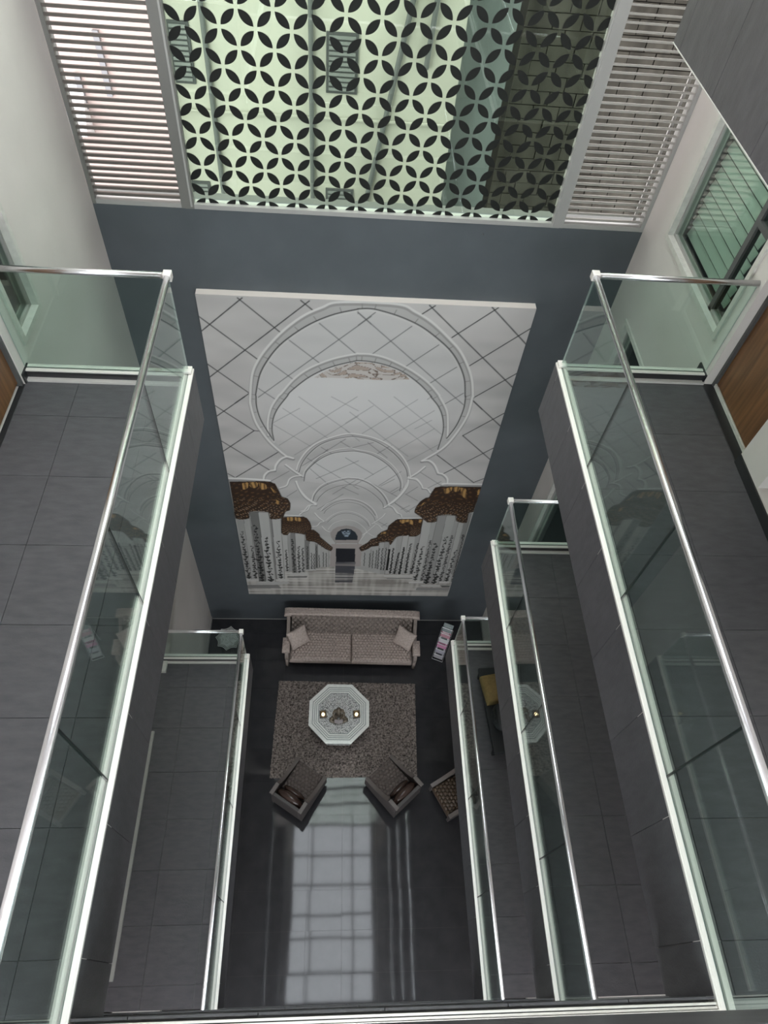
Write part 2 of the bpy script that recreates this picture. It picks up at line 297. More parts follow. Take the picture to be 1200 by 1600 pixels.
 'strips': [([(.011,2.618),(.138,2.622),(.105,.587),(.005,.585)],.31),([(.138,2.622),(.241,2.626),(.205,.59),(.105,.587)],.36),([(.248,2.806),(.398,2.811),(.372,.502),(.234,.498)],.16),([(.398,2.811),(.563,2.816),(.555,.506),(.372,.502)],.4),([(.571,2.623),(.609,2.624),(.591,.599),(.56,.599)],.2),([(.606,2.618),(.753,2.623),(.729,.621),(.588,.618)],.41),([(.749,2.164),(.846,2.167),(.83,.894),(.751,.892)],.4),([(.845,2.137),(.895,2.139),(.891,.896),(.83,.894)],.3),([(.895,2.234),(.977,2.237),(.969,.845),(.888,.842)],.19),([(.977,2.237),(1.145,2.242),(1.113,.866),(.969,.862)],.4),([(1.142,2.0),(1.221,2.003),(1.205,.975),(1.137,.973)],.18),([(1.221,1.996),(1.325,2.0),(1.316,.978),(1.205,.975)],.38),([(1.323,1.86),(1.371,1.861),(1.367,1.032),(1.317,1.031)],.18),([(1.371,1.845),(1.43,1.847),(1.43,1.051),(1.367,1.049)],.37),([(1.43,1.752),(1.562,1.756),(1.567,1.072),(1.43,1.069)],.36),([(3.376,2.818),(3.532,2.823),(3.577,.514),(3.408,.51)],.28),([(3.533,2.823),(3.698,2.829),(3.715,.517),(3.583,.514)],.37),([(3.683,2.627),(3.764,2.629),(3.811,.591),(3.701,.588)],.33),([(3.769,2.629),(3.901,2.634),(3.945,.594),(3.815,.591)],.4),([(3.85,2.887),(3.942,2.89),(3.969,.875),(3.899,.873)],.25),([(3.154,2.617),(3.304,2.622),(3.342,.615),(3.183,.611)],.4),([(3.302,2.614),(3.388,2.617),(3.399,.616),(3.342,.615)],.34),([(2.652,2.159),(2.764,2.162),(2.778,.844),(2.702,.842)],.38),([(2.758,2.22),(2.854,2.223),(2.861,.846),(2.778,.844)],.33),([(2.855,2.223),(2.957,2.226),(2.974,.849),(2.865,.846)],.39),([(2.963,2.169),(3.079,2.172),(3.108,.852),(2.978,.849)],.38),([(3.07,2.258),(3.157,2.261),(3.16,.854),(3.112,.853)],.3),([(2.52,1.965),(2.608,1.968),(2.632,.84),(2.532,.837)],.33),([(2.451,1.952),(2.551,1.955),(2.562,.996),(2.456,.994)],.36),([(2.55,1.968),(2.635,1.97),(2.645,.999),(2.562,.996)],.3),([(2.316,1.829),(2.459,1.833),(2.46,1.053),(2.339,1.049)],.36),([(2.165,1.704),(2.323,1.709),(2.335,1.122),(2.178,1.118)],.35)],
 'gap': [[(2.632,1.732),(2.669,1.733),(2.684,.985),(2.641,.984)]],
 'vines': [((.055,.641),(.067,2.202),.054),((.182,.644),(.204,1.747),.047),((.301,.537),(.306,2.4),.062),((.465,.541),(.463,2.019),.066),((.663,.656),(.665,1.917),.058),((.792,.929),(.795,1.637),.032),((.925,.879),(.922,1.987),.04),((1.015,.881),(1.021,1.756),.04),((1.087,.901),(1.093,1.71),.036),((1.17,1.009),(1.18,1.776),.025),((1.25,1.011),(1.252,1.553),.021),((1.295,1.013),(1.296,1.522),.021),((1.34,1.066),(1.336,1.781),.014),((1.394,1.068),(1.386,1.491),.014),((1.465,1.087),(1.465,1.592),.014),((1.519,1.088),(1.517,1.561),.014),((3.468,.529),(3.467,1.92),.061),((3.619,.533),(3.622,2.146),.064),((3.732,.625),(3.72,2.192),.046),((3.856,.628),(3.86,1.719),.05),((3.241,.648),(3.241,1.822),.053),((3.366,.633),(3.359,2.02),.039),((3.907,2.227),(3.911,2.111),.022),((2.728,.877),(2.723,1.761),.028),((2.806,.879),(2.828,1.595),.028),((2.91,.881),(2.911,1.797),.031),((3.021,.901),(3.019,1.906),.035),((3.136,.887),(3.143,1.925),.035),((3.968,.595),(3.923,2.228),.025),((2.737,.897),(2.718,1.748),.03),((2.815,.869),(2.831,1.616),.034),((2.908,.856),(2.91,1.78),.034),((3.027,.905),(3.002,1.593),.034),((2.483,1.039),(2.466,1.74),.021),((2.545,1.011),(2.523,1.742),.024),((2.599,.997),(2.593,1.771),.021),((2.376,1.065),(2.363,1.656),.018),((2.436,1.067),(2.426,1.685),.018),((2.322,1.093),(2.309,1.573),.015),((2.221,1.148),(2.213,1.597),.012)],
 'endwall': [(1.603,1.873),(2.142,1.89),(2.163,1.118),(1.581,1.102)],
 'endarch': [(1.582,2.218),(1.625,2.331),(1.706,2.419),(1.855,2.466),(1.993,2.429),(2.093,2.334),(2.139,2.236),(2.12,2.045),(2.084,1.914),(1.673,1.902),(1.601,2.08)],
 'endwin': [(1.674,2.005),(1.677,2.133),(1.709,2.26),(1.776,2.341),(1.858,2.368),(1.941,2.346),(2.013,2.269),(2.057,2.145),(2.065,2.018)],
 'winlite': [(1.777,2.287),(1.942,2.317),(1.931,2.229),(1.893,2.115),(1.837,2.113),(1.793,2.212)],
 'door': [(1.69,1.731),(2.034,1.733),(2.049,1.272),(1.695,1.263)],
 'refl': [(1.686,1.262),(2.06,1.273),(2.028,.512),(1.692,.503)],
 'floor': [(-.054,.638),(.755,.892),(1.134,.973),(1.581,1.108),(1.849,1.132),(2.514,.854),(3.139,.853),(3.377,.616),(3.95,.595),(3.96,-.071),(-.023,-.044)],
 'slabs': [([(.005,.585),(.236,.59),(.231,.524),(.004,.518)],.5),([(.186,.46),(.775,.512),(.828,.457),(.603,.376),(.18,.385)],.42),([(-.006,.362),(.585,.383),(.652,.244),(-.003,.229)],.22),([(.551,.598),(.815,.598),(.804,.538),(.547,.532)],.5),([(.753,.857),(.897,.861),(.895,.807),(.751,.803)],.48),([(.841,.805),(1.149,.831),(1.202,.768),(.839,.744)],.45),([(.784,.721),(1.165,.738),(1.146,.668),(.781,.659)],.2),([(1.134,.973),(1.331,.996),(1.331,.943),(1.133,.931)],.45),([(3.117,.567),(3.918,.572),(3.923,.515),(3.133,.496)],.5),([(3.343,.454),(3.758,.439),(3.732,.366),(3.443,.366)],.45),([(3.303,.334),(3.954,.335),(3.961,.231),(3.296,.234)],.25),([(2.621,.806),(3.161,.813),(3.168,.751),(2.626,.744)],.46),([(2.681,.703),(3.172,.716),(3.177,.667),(2.684,.662)],.25),([(3.758,.439),(3.957,.433),(3.949,.371),(3.806,.357)],.12)],
 'ornament': [(1.337,5.856),(1.477,5.97),(1.673,6.08),(1.868,6.147),(1.902,6.15),(2.079,6.143),(2.302,6.08),(2.512,5.973),(2.582,5.884),(2.279,5.85),(1.914,5.852),(1.879,5.868)],
}

def paint_mural(nx, ny, MW, MH):
    """Colours of the flat photo print, row by row from the bottom; linear RGB."""
    M = MURAL_DRAWING
    rng = np.random.RandomState(7)
    gx, gy = np.meshgrid(np.linspace(0, MW, nx), np.linspace(0, MH, ny))
    hx, hy = MW/(nx-1), MH/(ny-1)
    def fog(sx, sy, seed):
        r = np.random.RandomState(seed)
        k = r.rand(int(MH/sy)+3, int(MW/sx)+3)
        fx, fy = gx/sx, gy/sy
        ix, iy = fx.astype(int), fy.astype(int)
        tx, ty = fx-ix, fy-iy
        tx, ty = tx*tx*(3-2*tx), ty*ty*(3-2*ty)
        return (k[iy, ix]*(1-tx)+k[iy, ix+1]*tx)*(1-ty)+(k[iy+1, ix]*(1-tx)+k[iy+1, ix+1]*tx)*ty-.5
    img = np.empty((ny, nx, 3))
    base = .43+.09*fog(.9, .25, 1)+.06*fog(.35, .12, 2)+.12*(gy/MH-.6)  # print tone, plus light falloff down the mural painted in
    for ch, t in enumerate((1.0, .95, .915)):
        img[..., ch] = base*t
    def smooth(p, n=7):
        p = np.array(p, float)
        if len(p) < 3:
            return p
        q = np.vstack([2*p[0]-p[1], p, 2*p[-1]-p[-2]])
        out = []
        for i in range(1, len(q)-2):
            for t in np.linspace(0, 1, n, endpoint=False):
                a, b, c_, d = q[i-1], q[i], q[i+1], q[i+2]
                out.append(.5*((2*b)+(-a+c_)*t+(2*a-5*b+4*c_-d)*t*t+(-a+3*b-3*c_+d)*t**3))
        out.append(p[-1])
        return np.array(out)
    def window(x0, x1, y0, y1):
        return (slice(max(0, int(y0/hy)-1), max(0, min(ny, int(y1/hy)+3))), slice(max(0, int(x0/hx)-1), max(0, min(nx, int(x1/hx)+3))))
    def bounds(p, pad=0.):
        return window(p[:, 0].min()-pad, p[:, 0].max()+pad, p[:, 1].min()-pad, p[:, 1].max()+pad)
    def dist(p, pad):
        w = bounds(p, pad)
        X, Y = gx[w], gy[w]
        d = np.full(X.shape, 9.)
        oy, ox = w[0].start, w[1].start
        for a, b in zip(p[:-1], p[1:]):
            s = window(min(a[0], b[0])-pad, max(a[0], b[0])+pad, min(a[1], b[1])-pad, max(a[1], b[1])+pad)
            s = (slice(s[0].start-oy, max(0, s[0].stop-oy)), slice(s[1].start-ox, max(0, s[1].stop-ox)))
            x, y = X[s], Y[s]
            if x.size == 0:
                continue
            v = b-a
            t = np.clip(((x-a[0])*v[0]+(y-a[1])*v[1])/max(1e-9, v@v), 0, 1)
            d[s] = np.minimum(d[s], np.hypot(x-a[0]-t*v[0], y-a[1]-t*v[1]))
        return w, d
    def mix(w, mask, col):
        v = img[w]
        v += (np.array(col)-v)*np.asarray(mask, float)[..., None]
    def line(p, wd, col, k=1.):
        w, d = dist(np.array(p, float), wd+.02)
        mix(w, np.clip((wd/2+.006-d)/.009, 0, 1)*k, col)
    def inside(p):
        p = np.array(p, float)
        w = bounds(p)
        X, Y = gx[w], gy[w]
        m = np.zeros(X.shape, bool)
        for a, b in zip(p, np.roll(p, -1, 0)):
            if a[1] != b[1]:
                m ^= ((a[1] > Y) != (b[1] > Y)) & (X < (b[0]-a[0])*(Y-a[1])/(b[1]-a[1])+a[0])
        return w, m.astype(float)
    def fill(p, col, k=1.):
        w, m = inside(p)
        mix(w, m*k, col)
    g = lambda v: (v, v*.96, v*.92)
    # vaults get paler with distance
    for key, v in (('vault1', .53), ('vault2', .62), ('vault3', .56)):
        p = smooth(M[key])
        w, m = inside(p)
        lo, hi = p[:, 1].min(), p[:, 1].max()
        mix(w, m*.6*np.clip((gy[w]-lo)/(.45*(hi-lo)), 0, 1), (v, v*.975, v*.95))
    for s in M['joints']:
        line(s, .013, (.035, .035, .035), .95)
    for s in M['joints_in']:
        line(s, .011, (.10, .10, .10), .8)
    for s in M['joints_faint']:
        line(s, .010, (.16, .16, .16), .55)
    for s in M['joints_small']:
        line(s, .010, (.10, .10, .10), .65)
    # the two big arches have a broad band between rim and inner line
    for (o, _), (i, _) in zip(M['rims'][:2], M['inner'][:2]):
        o, i = smooth(o), smooth(i)
        fill(np.vstack([o, i[::-1]]), (.40, .385, .37), .8)
        for t in np.linspace(.06, .94, 22):
            q = i[int(t*(len(i)-1))]
            n = i[min(len(i)-1, int(t*(len(i)-1))+1)]-q
            n = np.array([-n[1], n[0]])/max(1e-6, np.hypot(*n))
            line([q, q+n*.07], .008, (.15, .14, .13), .7)
    for o, wd in M['rims']:
        o = smooth(o)
        line(o-[0, wd*.5], wd, (.24, .23, .22), .65)
        line(o, wd*.55, (.66, .64, .61), .85)
    for i, wd in M['inner']:
        i = smooth(i)
        line(i-[0, wd], wd*1.3, (.6, .58, .55), .5)
        line(i, wd*.75, (.035, .035, .035), .9)
    for p, wd in M['mould']:
        p = smooth(p)
        line(p-[0, wd*.8], wd*1.3, (.22, .215, .21), .7)
        line(p, wd*.8, (.66, .64, .61), .9)
    # carved band at the crown of the second arch
    w, om = inside(M['ornament'])
    swirl = (np.sin(gx*16+3*np.sin(gy*21)+6*fog(.22, .09, 5))+np.sin(gy*60+5*np.sin(gx*9)+8*fog(.16, .1, 6)))[w]
    mix(w, om*np.clip(.35+.45*(swirl > .5), 0, .8), (.32, .235, .18))
    mix(w, om*(np.abs(swirl-.2) < .2)*.85, (.10, .06, .04))
    # floor of the corridor, with its blurred reflections
    w, fl = inside(M['floor'])
    mix(w, fl, (.42, .39, .36))
    rip = (fog(.9, .035, 8)+.6*fog(.05, .5, 9))[w]
    mix(w, fl*np.clip(rip*1.4, 0, .7), (.17, .15, .135))
    mix(w, fl*np.clip(-rip*1.1, 0, .5), (.6, .57, .54))
    # far end wall, door and fanlight
    fill(M['endarch'], (.30, .265, .25))
    fill(M['endwall'], (.33, .285, .27))
    fill(M['endwin'], (.018, .025, .034))
    w, wl = inside(M['winlite'])
    mix(w, wl*np.clip(.5+2*fog(.03, .03, 11)[w], 0, .8), (.3, .36, .42))
    fill(M['door'], (.012, .013, .018))
    w, m = inside(M['refl'])
    mix(w, m*np.clip(.75+1.5*fog(.6, .05, 12)[w], 0, 1), (.055, .055, .065))
    for p, v in M['slabs']:
        fill(p, g(v))
    for p, v in M['strips']:
        fill(p, g(v))
        line([p[1], p[2]], .008, (.08, .075, .07), .6)
    for p in M['gap']:
        fill(p, (.01, .01, .01))
    # inlaid flower vines climbing the shafts
    for a, b, wd in M['vines']:
        a, b = np.array(a), np.array(b)
        L = np.hypot(*(b-a))
        n = max(3, int(L/max(.05, wd*1.5)))
        ts = np.linspace(0, 1, n*4+1)
        nrm = np.array([-(b-a)[1], (b-a)[0]])/L
        wob = np.sin(ts*n*2.6+rng.rand()*6)*wd*.35
        line(a+(b-a)*ts[:, None]+nrm*wob[:, None], .010, (.03, .03, .03), .85)
        for k in range(n+1):
            t = k/n
            q = a+(b-a)*t+nrm*np.sin(t*n*2.6)*wd*.3
            r = wd*(.75-.3*t)*(.8+.4*rng.rand())
            for dx, dy, rr in ((0, 0, .6), (-.7, .5, .4), (.7, .6, .4), (.2, 1.1, .35)):
                if k == 0 or rng.rand() < .8:
                    c0 = q+np.array([dx*r, dy*r])
                    s = window(c0[0]-r, c0[0]+r, c0[1]-r, c0[1]+r)
                    mix(s, .92*np.clip((r*rr-np.hypot(gx[s]-c0[0], (gy[s]-c0[1])*.8))/.008+.5, 0, 1), (.015, .015, .015))
    # gilded palm capitals
    warp1, warp2 = fog(.12, .12, 21), fog(.1, .08, 22)
    for p in M['caps']:
        w, m = inside(smooth(list(p)+[p[0]], 3))
        p = np.array(p)
        top, bot, xm = p[:, 1].max(), p[:, 1].min(), p[:, 0].mean()
        x, y = gx[w]-xm, gy[w]-bot
        mix(w, m, (.032, .017, .010))
        s = max(.35, (top-bot)/1.)
        feather = np.sin(x*40/s+4*warp1[w])*np.sin(y*52/s+np.abs(x)*22/s+3*warp2[w])
        mix(w, m*np.clip(feather*1.2-.4, 0, .7), (.15, .075, .03))
        glint = np.sin(x*70/s+y*20/s+5*warp2[w])*np.sin(y*75/s-np.abs(x)*30/s+3*warp1[w])*np.clip(1.25-y/(top-bot), 0, 1)
        mix(w, m*(glint > .62)*.6, (.42, .30, .21))
        line(np.vstack([p, p[:1]]), .014, (.012, .007, .004), .7)
    for p in M['gold']:
        w, m = inside(smooth(list(p)+[p[0]], 4))
        mix(w, m*np.clip(.75+.8*np.sin(gx[w]*90+4*warp1[w]), .25, .95), (.42, .24, .085))
    return np.clip(img, 0, 1)

# ---------------------------------------------------------------- the setting: shell of the atrium
XL, XR, YF, YB = -2.5, 3.30, 6.70, -3.0
R_WIN = [(4.60, 6.17, 9.63, 11.45), (4.60, 6.22, 6.76, 8.57), (4.60, 6.22, 3.90, 5.70)]
R_DOOR = [(3.52, 4.42, 9.29, 11.45), (3.52, 4.42, 6.41, 8.57), (3.52, 4.42, 3.56, 5.70), (2.2, 3.16, 9.40, 11.45)]
L_WIN = [(4.36, 4.86, 9.50, 11.45)]
L_DOOR = [(3.20, 4.14, 9.29, 11.45)]

def struct(o, label=None):
    o['kind'] = 'structure'
    if label:
        o['label'] = label
    return o

wf = struct(MB().box(XL-.3, XR+.3, YF, YF+.2, 0, 9.34).build('wall_front', 'slate_paint'), 'slate blue feature wall behind the mural')
wl = struct(wall_mesh('x', XL-.14, XL, YB, YF, 0, ROOF, L_WIN+L_DOOR).build('wall_left', 'plaster'), 'warm white plaster wall on the left')
wr = struct(wall_mesh('x', XR, XR+.14, YB, YF, 0, ROOF, R_WIN+R_DOOR).build('wall_right', 'plaster'), 'warm white plaster wall on the right')
wb = struct(wall_mesh('y', YB-.2, YB, XL-.3, XR+.3, 0, ROOF, [(*BACK_X, *z) for z in BACK_FILL_WIN]).build('wall_back', 'plaster'), 'white plaster wall behind the walkways')
for z0, z1 in BACK_FILL_WIN:  # added glazing, out of view, brightens the interior
    piece('pane', 'skylight', wb, *BACK_X, YB-.1, YB-.09, z0, z1)
    for x in (-.5, 1.3):
        piece('window_bar', 'frame', wb, x-.03, x+.03, YB-.13, YB-.06, z0, z1)
struct(MB().box(XL-.6, XL-.5, YB, YF, 0, ROOF).build('wall_left_room', 'dark_room'), 'dim room beyond the left openings')  # dark backing panels added to keep sky light out of the side openings
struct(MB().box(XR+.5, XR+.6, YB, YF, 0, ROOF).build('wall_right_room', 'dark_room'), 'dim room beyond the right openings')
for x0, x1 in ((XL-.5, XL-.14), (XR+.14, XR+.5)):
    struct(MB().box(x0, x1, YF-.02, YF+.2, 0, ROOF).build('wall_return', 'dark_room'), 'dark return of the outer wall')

# lobby floor: separate polished tiles, each laid a hair out of level
fl = struct(MB().box(XL, XR, YB, YF, -.2, -.0125).build('floor', 'polished_grout'), 'polished black tiled lobby floor')
rnd = random.Random(4)
cx, cy = grid_cuts(XL, XR, .30, .6), grid_cuts(YB, YF, .356, .6)
for i in range(len(cx)-1):
    for j in range(len(cy)-1):
        g = .0012
        piece('floor_tile', 'polished', fl, cx[i]+g, cx[i+1]-g, cy[j]+g, cy[j+1]-g, -.012, 0,
              (rnd.gauss(0, .0007), rnd.gauss(0, .0007), 0))
for s, x in (('left', XL), ('right', XR-.012)):
    struct(MB().box(x, x+.012, YB, YF, 0, .08).build('baseboard_'+s, 'frame_light'), 'pale skirting at the foot of the %s wall' % s)
struct(MB().box(XL, XR, YF-.012, YF, 0, .012).build('baseboard_front', 'frame_light'), 'thin pale line at the foot of the feature wall')

# roof with the rooflight opening and its bars
rf = struct(wall_mesh('z', 0, 0, 0, 0, 0, 0, []).box(XL-.6, SKY_X[0], YB, YF+.2, ROOF, ROOF+.3)
            .box(SKY_X[1], XR+.6, YB, YF+.2, ROOF, ROOF+.3).box(SKY_X[0], SKY_X[1], YB, SKY_Y[0], ROOF, ROOF+.3)
            .build('ceiling', 'plaster'), 'roof slab around the rooflight')
sk = struct(MB().box(*SKY_X, *SKY_Y, ROOF+.1, ROOF+.11).build('window_rooflight', 'skylight'), 'clear glass rooflight over the atrium')
for x in (SKY_X[0]+.04, -.62, 1.235, SKY_X[1]-.04):
    piece('rooflight_bar', 'frame', sk, x-.035, x+.035, *SKY_Y, ROOF, ROOF+.09)
for y in (5.43, 4.23, 3.08, 2.17, .93, -.2, -1.4):
    piece('rooflight_bar', 'frame', sk, *SKY_X, y-.045, y+.045, ROOF+.001, ROOF+.088)

# ---------------------------------------------------------------- balconies: slab, floor tiles, fascia tiles
LEVELS = {1: (3.56, 3.66, 4.53), 2: (6.41, 6.51, 7.41), 3: (9.29, 9.39, 10.33), 4: (12.38, 12.48, 13.42), 5: (15.2, 15.3, 16.24), 6: (18.1, 18.2, 19.1)}
Y_NEAR, Y_L, Y_R = -.035, 4.285, 4.525
EDGE = {('left', 1): -1.19, ('left', 3): -1.16, ('left', 5): -1.16, ('right', 1): 1.89, ('right', 2): 1.94, ('right', 3): 1.94,
        ('right', 4): 1.94, ('right', 5): 1.94, ('right', 6): 1.94}
ORD = {1: 'first', 2: 'second', 3: 'third', 4: 'fourth', 5: 'fifth', 6: 'sixth'}
def balcony(side, lv):
    fz, ch, _ = LEVELS[lv]
    xe, ye = EDGE[side, lv], (Y_L if side == 'left' else Y_R)
    s = 1 if side == 'right' else -1            # s points from the void into the balcony
    xw = XR+.02 if side == 'right' else XL
    x0, x1 = sorted((xe+s*.014, xw))
    b = MB().box(x0, x1, Y_NEAR, ye-.014, ch-.60, fz-.013).build('floor_balcony', 'grout')
    struct(b, 'slab of the %s floor balcony on the %s' % (ORD[lv], side))
    MB().box(x0, x1, Y_NEAR, ye-.014, ch-.608, ch-.6005).build('soffit', 'plaster', b)
    if lv > 4:
        MB().box(min(xe, xe+s*.012), max(xe, xe+s*.012), Y_NEAR, ye, ch-.61, ch-.02).build('fascia_panel', 'tile', b)
        MB().box(*sorted((xe, xe+s*.085)), Y_NEAR, ye, ch-.02, ch).build('edge_strip', 'channel', b)
        return
    tx0, tx1 = sorted((xe+s*.09, xw))
    g = .0018
    cx = grid_cuts(tx0, tx1, 2.692 if side == 'right' else -2.082, .6)
    cy = grid_cuts(Y_NEAR, ye-.10, .2, .6)
    for i in range(len(cx)-1):
        for j in range(len(cy)-1):
            piece('floor_tile', 'tile', b, cx[i]+g, cx[i+1]-g, cy[j]+g, cy[j+1]-g, fz-.012, fz)
    cy = grid_cuts(Y_NEAR, ye, .2, .6)
    xa, xb = sorted((xe, xe+s*.012))
    for j in range(len(cy)-1):
        piece('fascia_tile', 'tile', b, xa, xb, cy[j]+g, cy[j+1]-g, ch-.61, ch-.022)
    cx = grid_cuts(*sorted((xe+s*.013, xw)), xe, .6)
    for i in range(len(cx)-1):
        piece('fascia_tile', 'tile', b, cx[i]+g, cx[i+1]-g, ye-.012, ye, ch-.61, ch-.022)
    if lv == 4:
        piece('edge_trim', 'frame_white', b, *sorted((xe-s*.003, xe+s*.012)), Y_NEAR, ye, ch-.616, ch-.611)
    return b
for k in EDGE:
    balcony(*k)
for lv in (1, 2, 3, 4):
    fz, ch, _ = LEVELS[lv]
    xl = EDGE.get(('left', lv), XL)
    b = struct(MB().box(XL, XR, YB, Y_NEAR-.012, ch-.60, fz).build('floor_walkway', 'grout'), 'slab of the %s floor walkway on the near side' % ORD[lv])
    MB().box(XL, XR, YB, Y_NEAR-.012, ch-.608, ch-.6005).build('soffit', 'plaster', b)
    cx = grid_cuts(xl, EDGE['right', lv], .3, .6)
    for i in range(len(cx)-1):
        piece('fascia_tile', 'tile', b, cx[i]+.002, cx[i+1]-.002, Y_NEAR-.0118, Y_NEAR, ch-.61, ch-.022)

# black skirting tiles and white door sills on the third floor right, as the photo shows them
bs = struct(MB().box(XR-.014, XR+.012, 4.425, 4.60, 9.29, 9.385).box(XR-.014, XR+.012, -.03, 3.515, 9.29, 9.385).build('baseboard_balcony_right', 'black_tile'), 'black tile skirting along the right balcony wall')
struct(MB().box(XR-.002, XR+.11, 3.52, 4.42, 9.28, 9.292).build('trim_1', 'black_tile'), 'black tile strip in front of the brown door')
struct(MB().box(XR+.09, XR+.105, 3.53, 4.41, 9.292, 9.325).build('trim_2', 'frame_white'), 'white sill strip under the brown door on the right')
struct(MB().box(XL-.012, XL+.014, 4.145, 4.285, 9.29, 9.385).box(XL-.012, XL+.014, -.03, 3.195, 9.29, 9.385).build('baseboard_balcony_left', 'black_tile'), 'black tile skirting along the left balcony wall')
struct(MB().box(XL-.04, XL+.002, 3.205, 4.135, 9.285, 9.294).build('trim_6', 'black_tile'), 'black tile strip in front of the left brown door')
struct(MB().box(XL, XL+.078, .25, 3.15, 3.56, 3.60).build('trim_3', 'frame_light'), 'long pale threshold strip on the first floor left')
struct(MB().box(XL, XL+.10, 4.02, 4.19, 3.56, 3.62).build('trim_4', 'frame_white'), 'short white threshold strip on the first floor left')

# doors
def door(n, x, y0, y1, z0, z1, s, label):
    d = struct(MB().box(*sorted((x, x+s*.04)), y0+.03, y1-.03, z0+.035, z1-.03).build('door_%d' % n, 'wood'), label)
    MB().box(*sorted((x-s*.03, x+s*.05)), y0, y0+.03, z0, z1).box(*sorted((x-s*.03, x+s*.05)), y1-.03, y1, z0, z1).box(*sorted((x-s*.03, x+s*.05)), y0+.03, y1-.03, z1-.03, z1).build('door_frame', 'frame_dark', d)
    MB().tube((x-s*.001, y0+.12, z0+1), (x-s*.055, y0+.12, z0+1), .011).tube((x-s*.05, y0+.12, z0+1), (x-s*.05, y0+.25, z0+1), .011).build('door_handle', 'steel', d)
    return d
door(1, XR+.11, *R_DOOR[0], 1, 'brown wood veneer door on the third floor right')
door(2, XR+.11, *R_DOOR[1], 1, 'brown wood veneer door on the second floor right')
door(3, XR+.11, *R_DOOR[2], 1, 'brown wood veneer door on the first floor right')
door(4, XL-.04, *L_DOOR[0], -1, 'brown wood veneer door on the third floor left')

# side windows: surround, sash bars, panes
def side_window(n, x, s, y0, y1, z0, z1, label, split=True):
    w = struct(MB().box(*sorted((x-s*.02, x+s*.13)), y0, y0+.05, z0, z1).box(*sorted((x-s*.02, x+s*.13)), y1-.05, y1, z0, z1)
               .box(*sorted((x-s*.02, x+s*.13)), y0+.05, y1-.05, z0, z0+.05).box(*sorted((x-s*.02, x+s*.13)), y0+.05, y1-.05, z1-.05, z1)
               .build('window_%d' % n, 'frame_white'), label)
    xs = sorted((x+s*.04, x+s*.10))
    ym = y0+.34 if split else y0+.05
    if split:
        MB().box(*xs, ym, ym+.06, z0+.05, z1-.05).build('mullion', 'frame_dark', w)
        MB().box(*xs, y0+.05, ym, z0+.88, z0+.93).build('transom', 'frame_dark', w)
        MB().box(*xs, y0+.051, y0+.075, z0+.05, z1-.05).box(*xs, y0+.075, ym, z0+.05, z0+.075).build('sash', 'frame_light', w)
        piece('pane', 'pane_dark', w, *sorted((x+s*.062, x+s*.068)), y0+.06, ym, z0+.06, z0+.88)
        piece('pane', 'pane_dark', w, *sorted((x+s*.062, x+s*.068)), y0+.06, ym, z0+.93, z1-.06)
    MB().box(*xs, y1-.075, y1-.05, z0+.05, z1-.05).box(*xs, ym, y1-.075, z0+.05, z0+.075).build('sash', 'frame_light', w)
    piece('pane', 'pane_dark', w, *sorted((x+s*.062, x+s*.068)), ym+(.06 if split else 0), y1-.06, z0+.06, z1-.06)
    return w
side_window(1, XR, 1, *R_WIN[0], 'tall green glazed window over the right balcony')
side_window(2, XR, 1, *R_WIN[1], 'green glazed window one floor down on the right wall')
side_window(3, XR, 1, *R_WIN[2], 'green glazed window two floors down on the right wall')
side_window(4, XL, -1, *L_WIN[0], 'narrow green glazed window on the left wall', False)

def blind(x, s, y0, y1, z0, z1, label):
    b = empty('window_blind', (x, (y0+y1)/2, z0))
    tag(b, label, 'blind')
    me = MB().add([(-s*.012, y0-(y0+y1)/2, 0), (-s*.012, y1-(y0+y1)/2, 0), (s*.012, y1-(y0+y1)/2, .088), (s*.012, y0-(y0+y1)/2, .088),
                   (-s*.010, y0-(y0+y1)/2, -.001), (-s*.010, y1-(y0+y1)/2, -.001), (s*.014, y1-(y0+y1)/2, .087), (s*.014, y0-(y0+y1)/2, .087)],
                  [(0, 1, 2, 3), (7, 6, 5, 4), (0, 4, 5, 1), (1, 5, 6, 2), (2, 6, 7, 3), (3, 7, 4, 0)]).mesh('slat', 'blind')
    z = .02
    while z < z1-z0-.1:
        o = link(bpy.data.objects.new('slat', me))
        o.location = (0, 0, z)
        o.parent = b
        z += .118
blind(XR+.18, 1, 4.96, 6.12, 9.68, 11.42, 'pale green slatted blind behind the right-hand window')

# ---------------------------------------------------------------- front glazing with petal film, louvres either side
GX0, GX1, GZ0, GZ1 = -1.52, 2.325, 9.34, 11.72
w1 = struct(MB().box(GX0+.04, GX1-.04, YF+.045, YF+.053, GZ0+.05, GZ1-.03).build('window_5', 'pane'), 'large window patterned with charcoal petals above the feature wall')
MB().box(GX0-.045, GX0+.045, YF-.005, YF+.06, GZ0, ROOF).build('mullion', 'frame', w1)
MB().box(GX0+.012, GX0+.03, YF-.02, YF-.0055, GZ0+.03, GZ1).build('mullion_bead', 'frame_light', w1)
MB().box(GX1-.045, GX1+.045, YF-.005, YF+.06, GZ0, ROOF).build('mullion', 'frame_light', w1)
MB().box(GX1-.03, GX1-.012, YF-.02, YF-.0055, GZ0+.03, GZ1).build('mullion_bead', 'frame_light', w1)
MB().box(GX0+.045, GX1-.045, YF-.006, YF+.10, GZ0+.002, GZ0+.05).build('sill_bar', 'frame_light', w1)
MB().box(GX0+.045, GX1-.045, YF+.001, YF+.10, GZ1-.03, GZ1+.05).build('transom', 'frame', w1)
for za, zb in ((GZ1+.05, 14.6), (14.7, 17.3), (17.4, ROOF)):
    piece('pane', 'pane', w1, GX0+.045, GX1-.045, YF+.045, YF+.053, za, zb)
    MB().box(GX0+.045, GX1-.045, YF+.001, YF+.10, zb, zb+.1).build('transom', 'frame', w1)
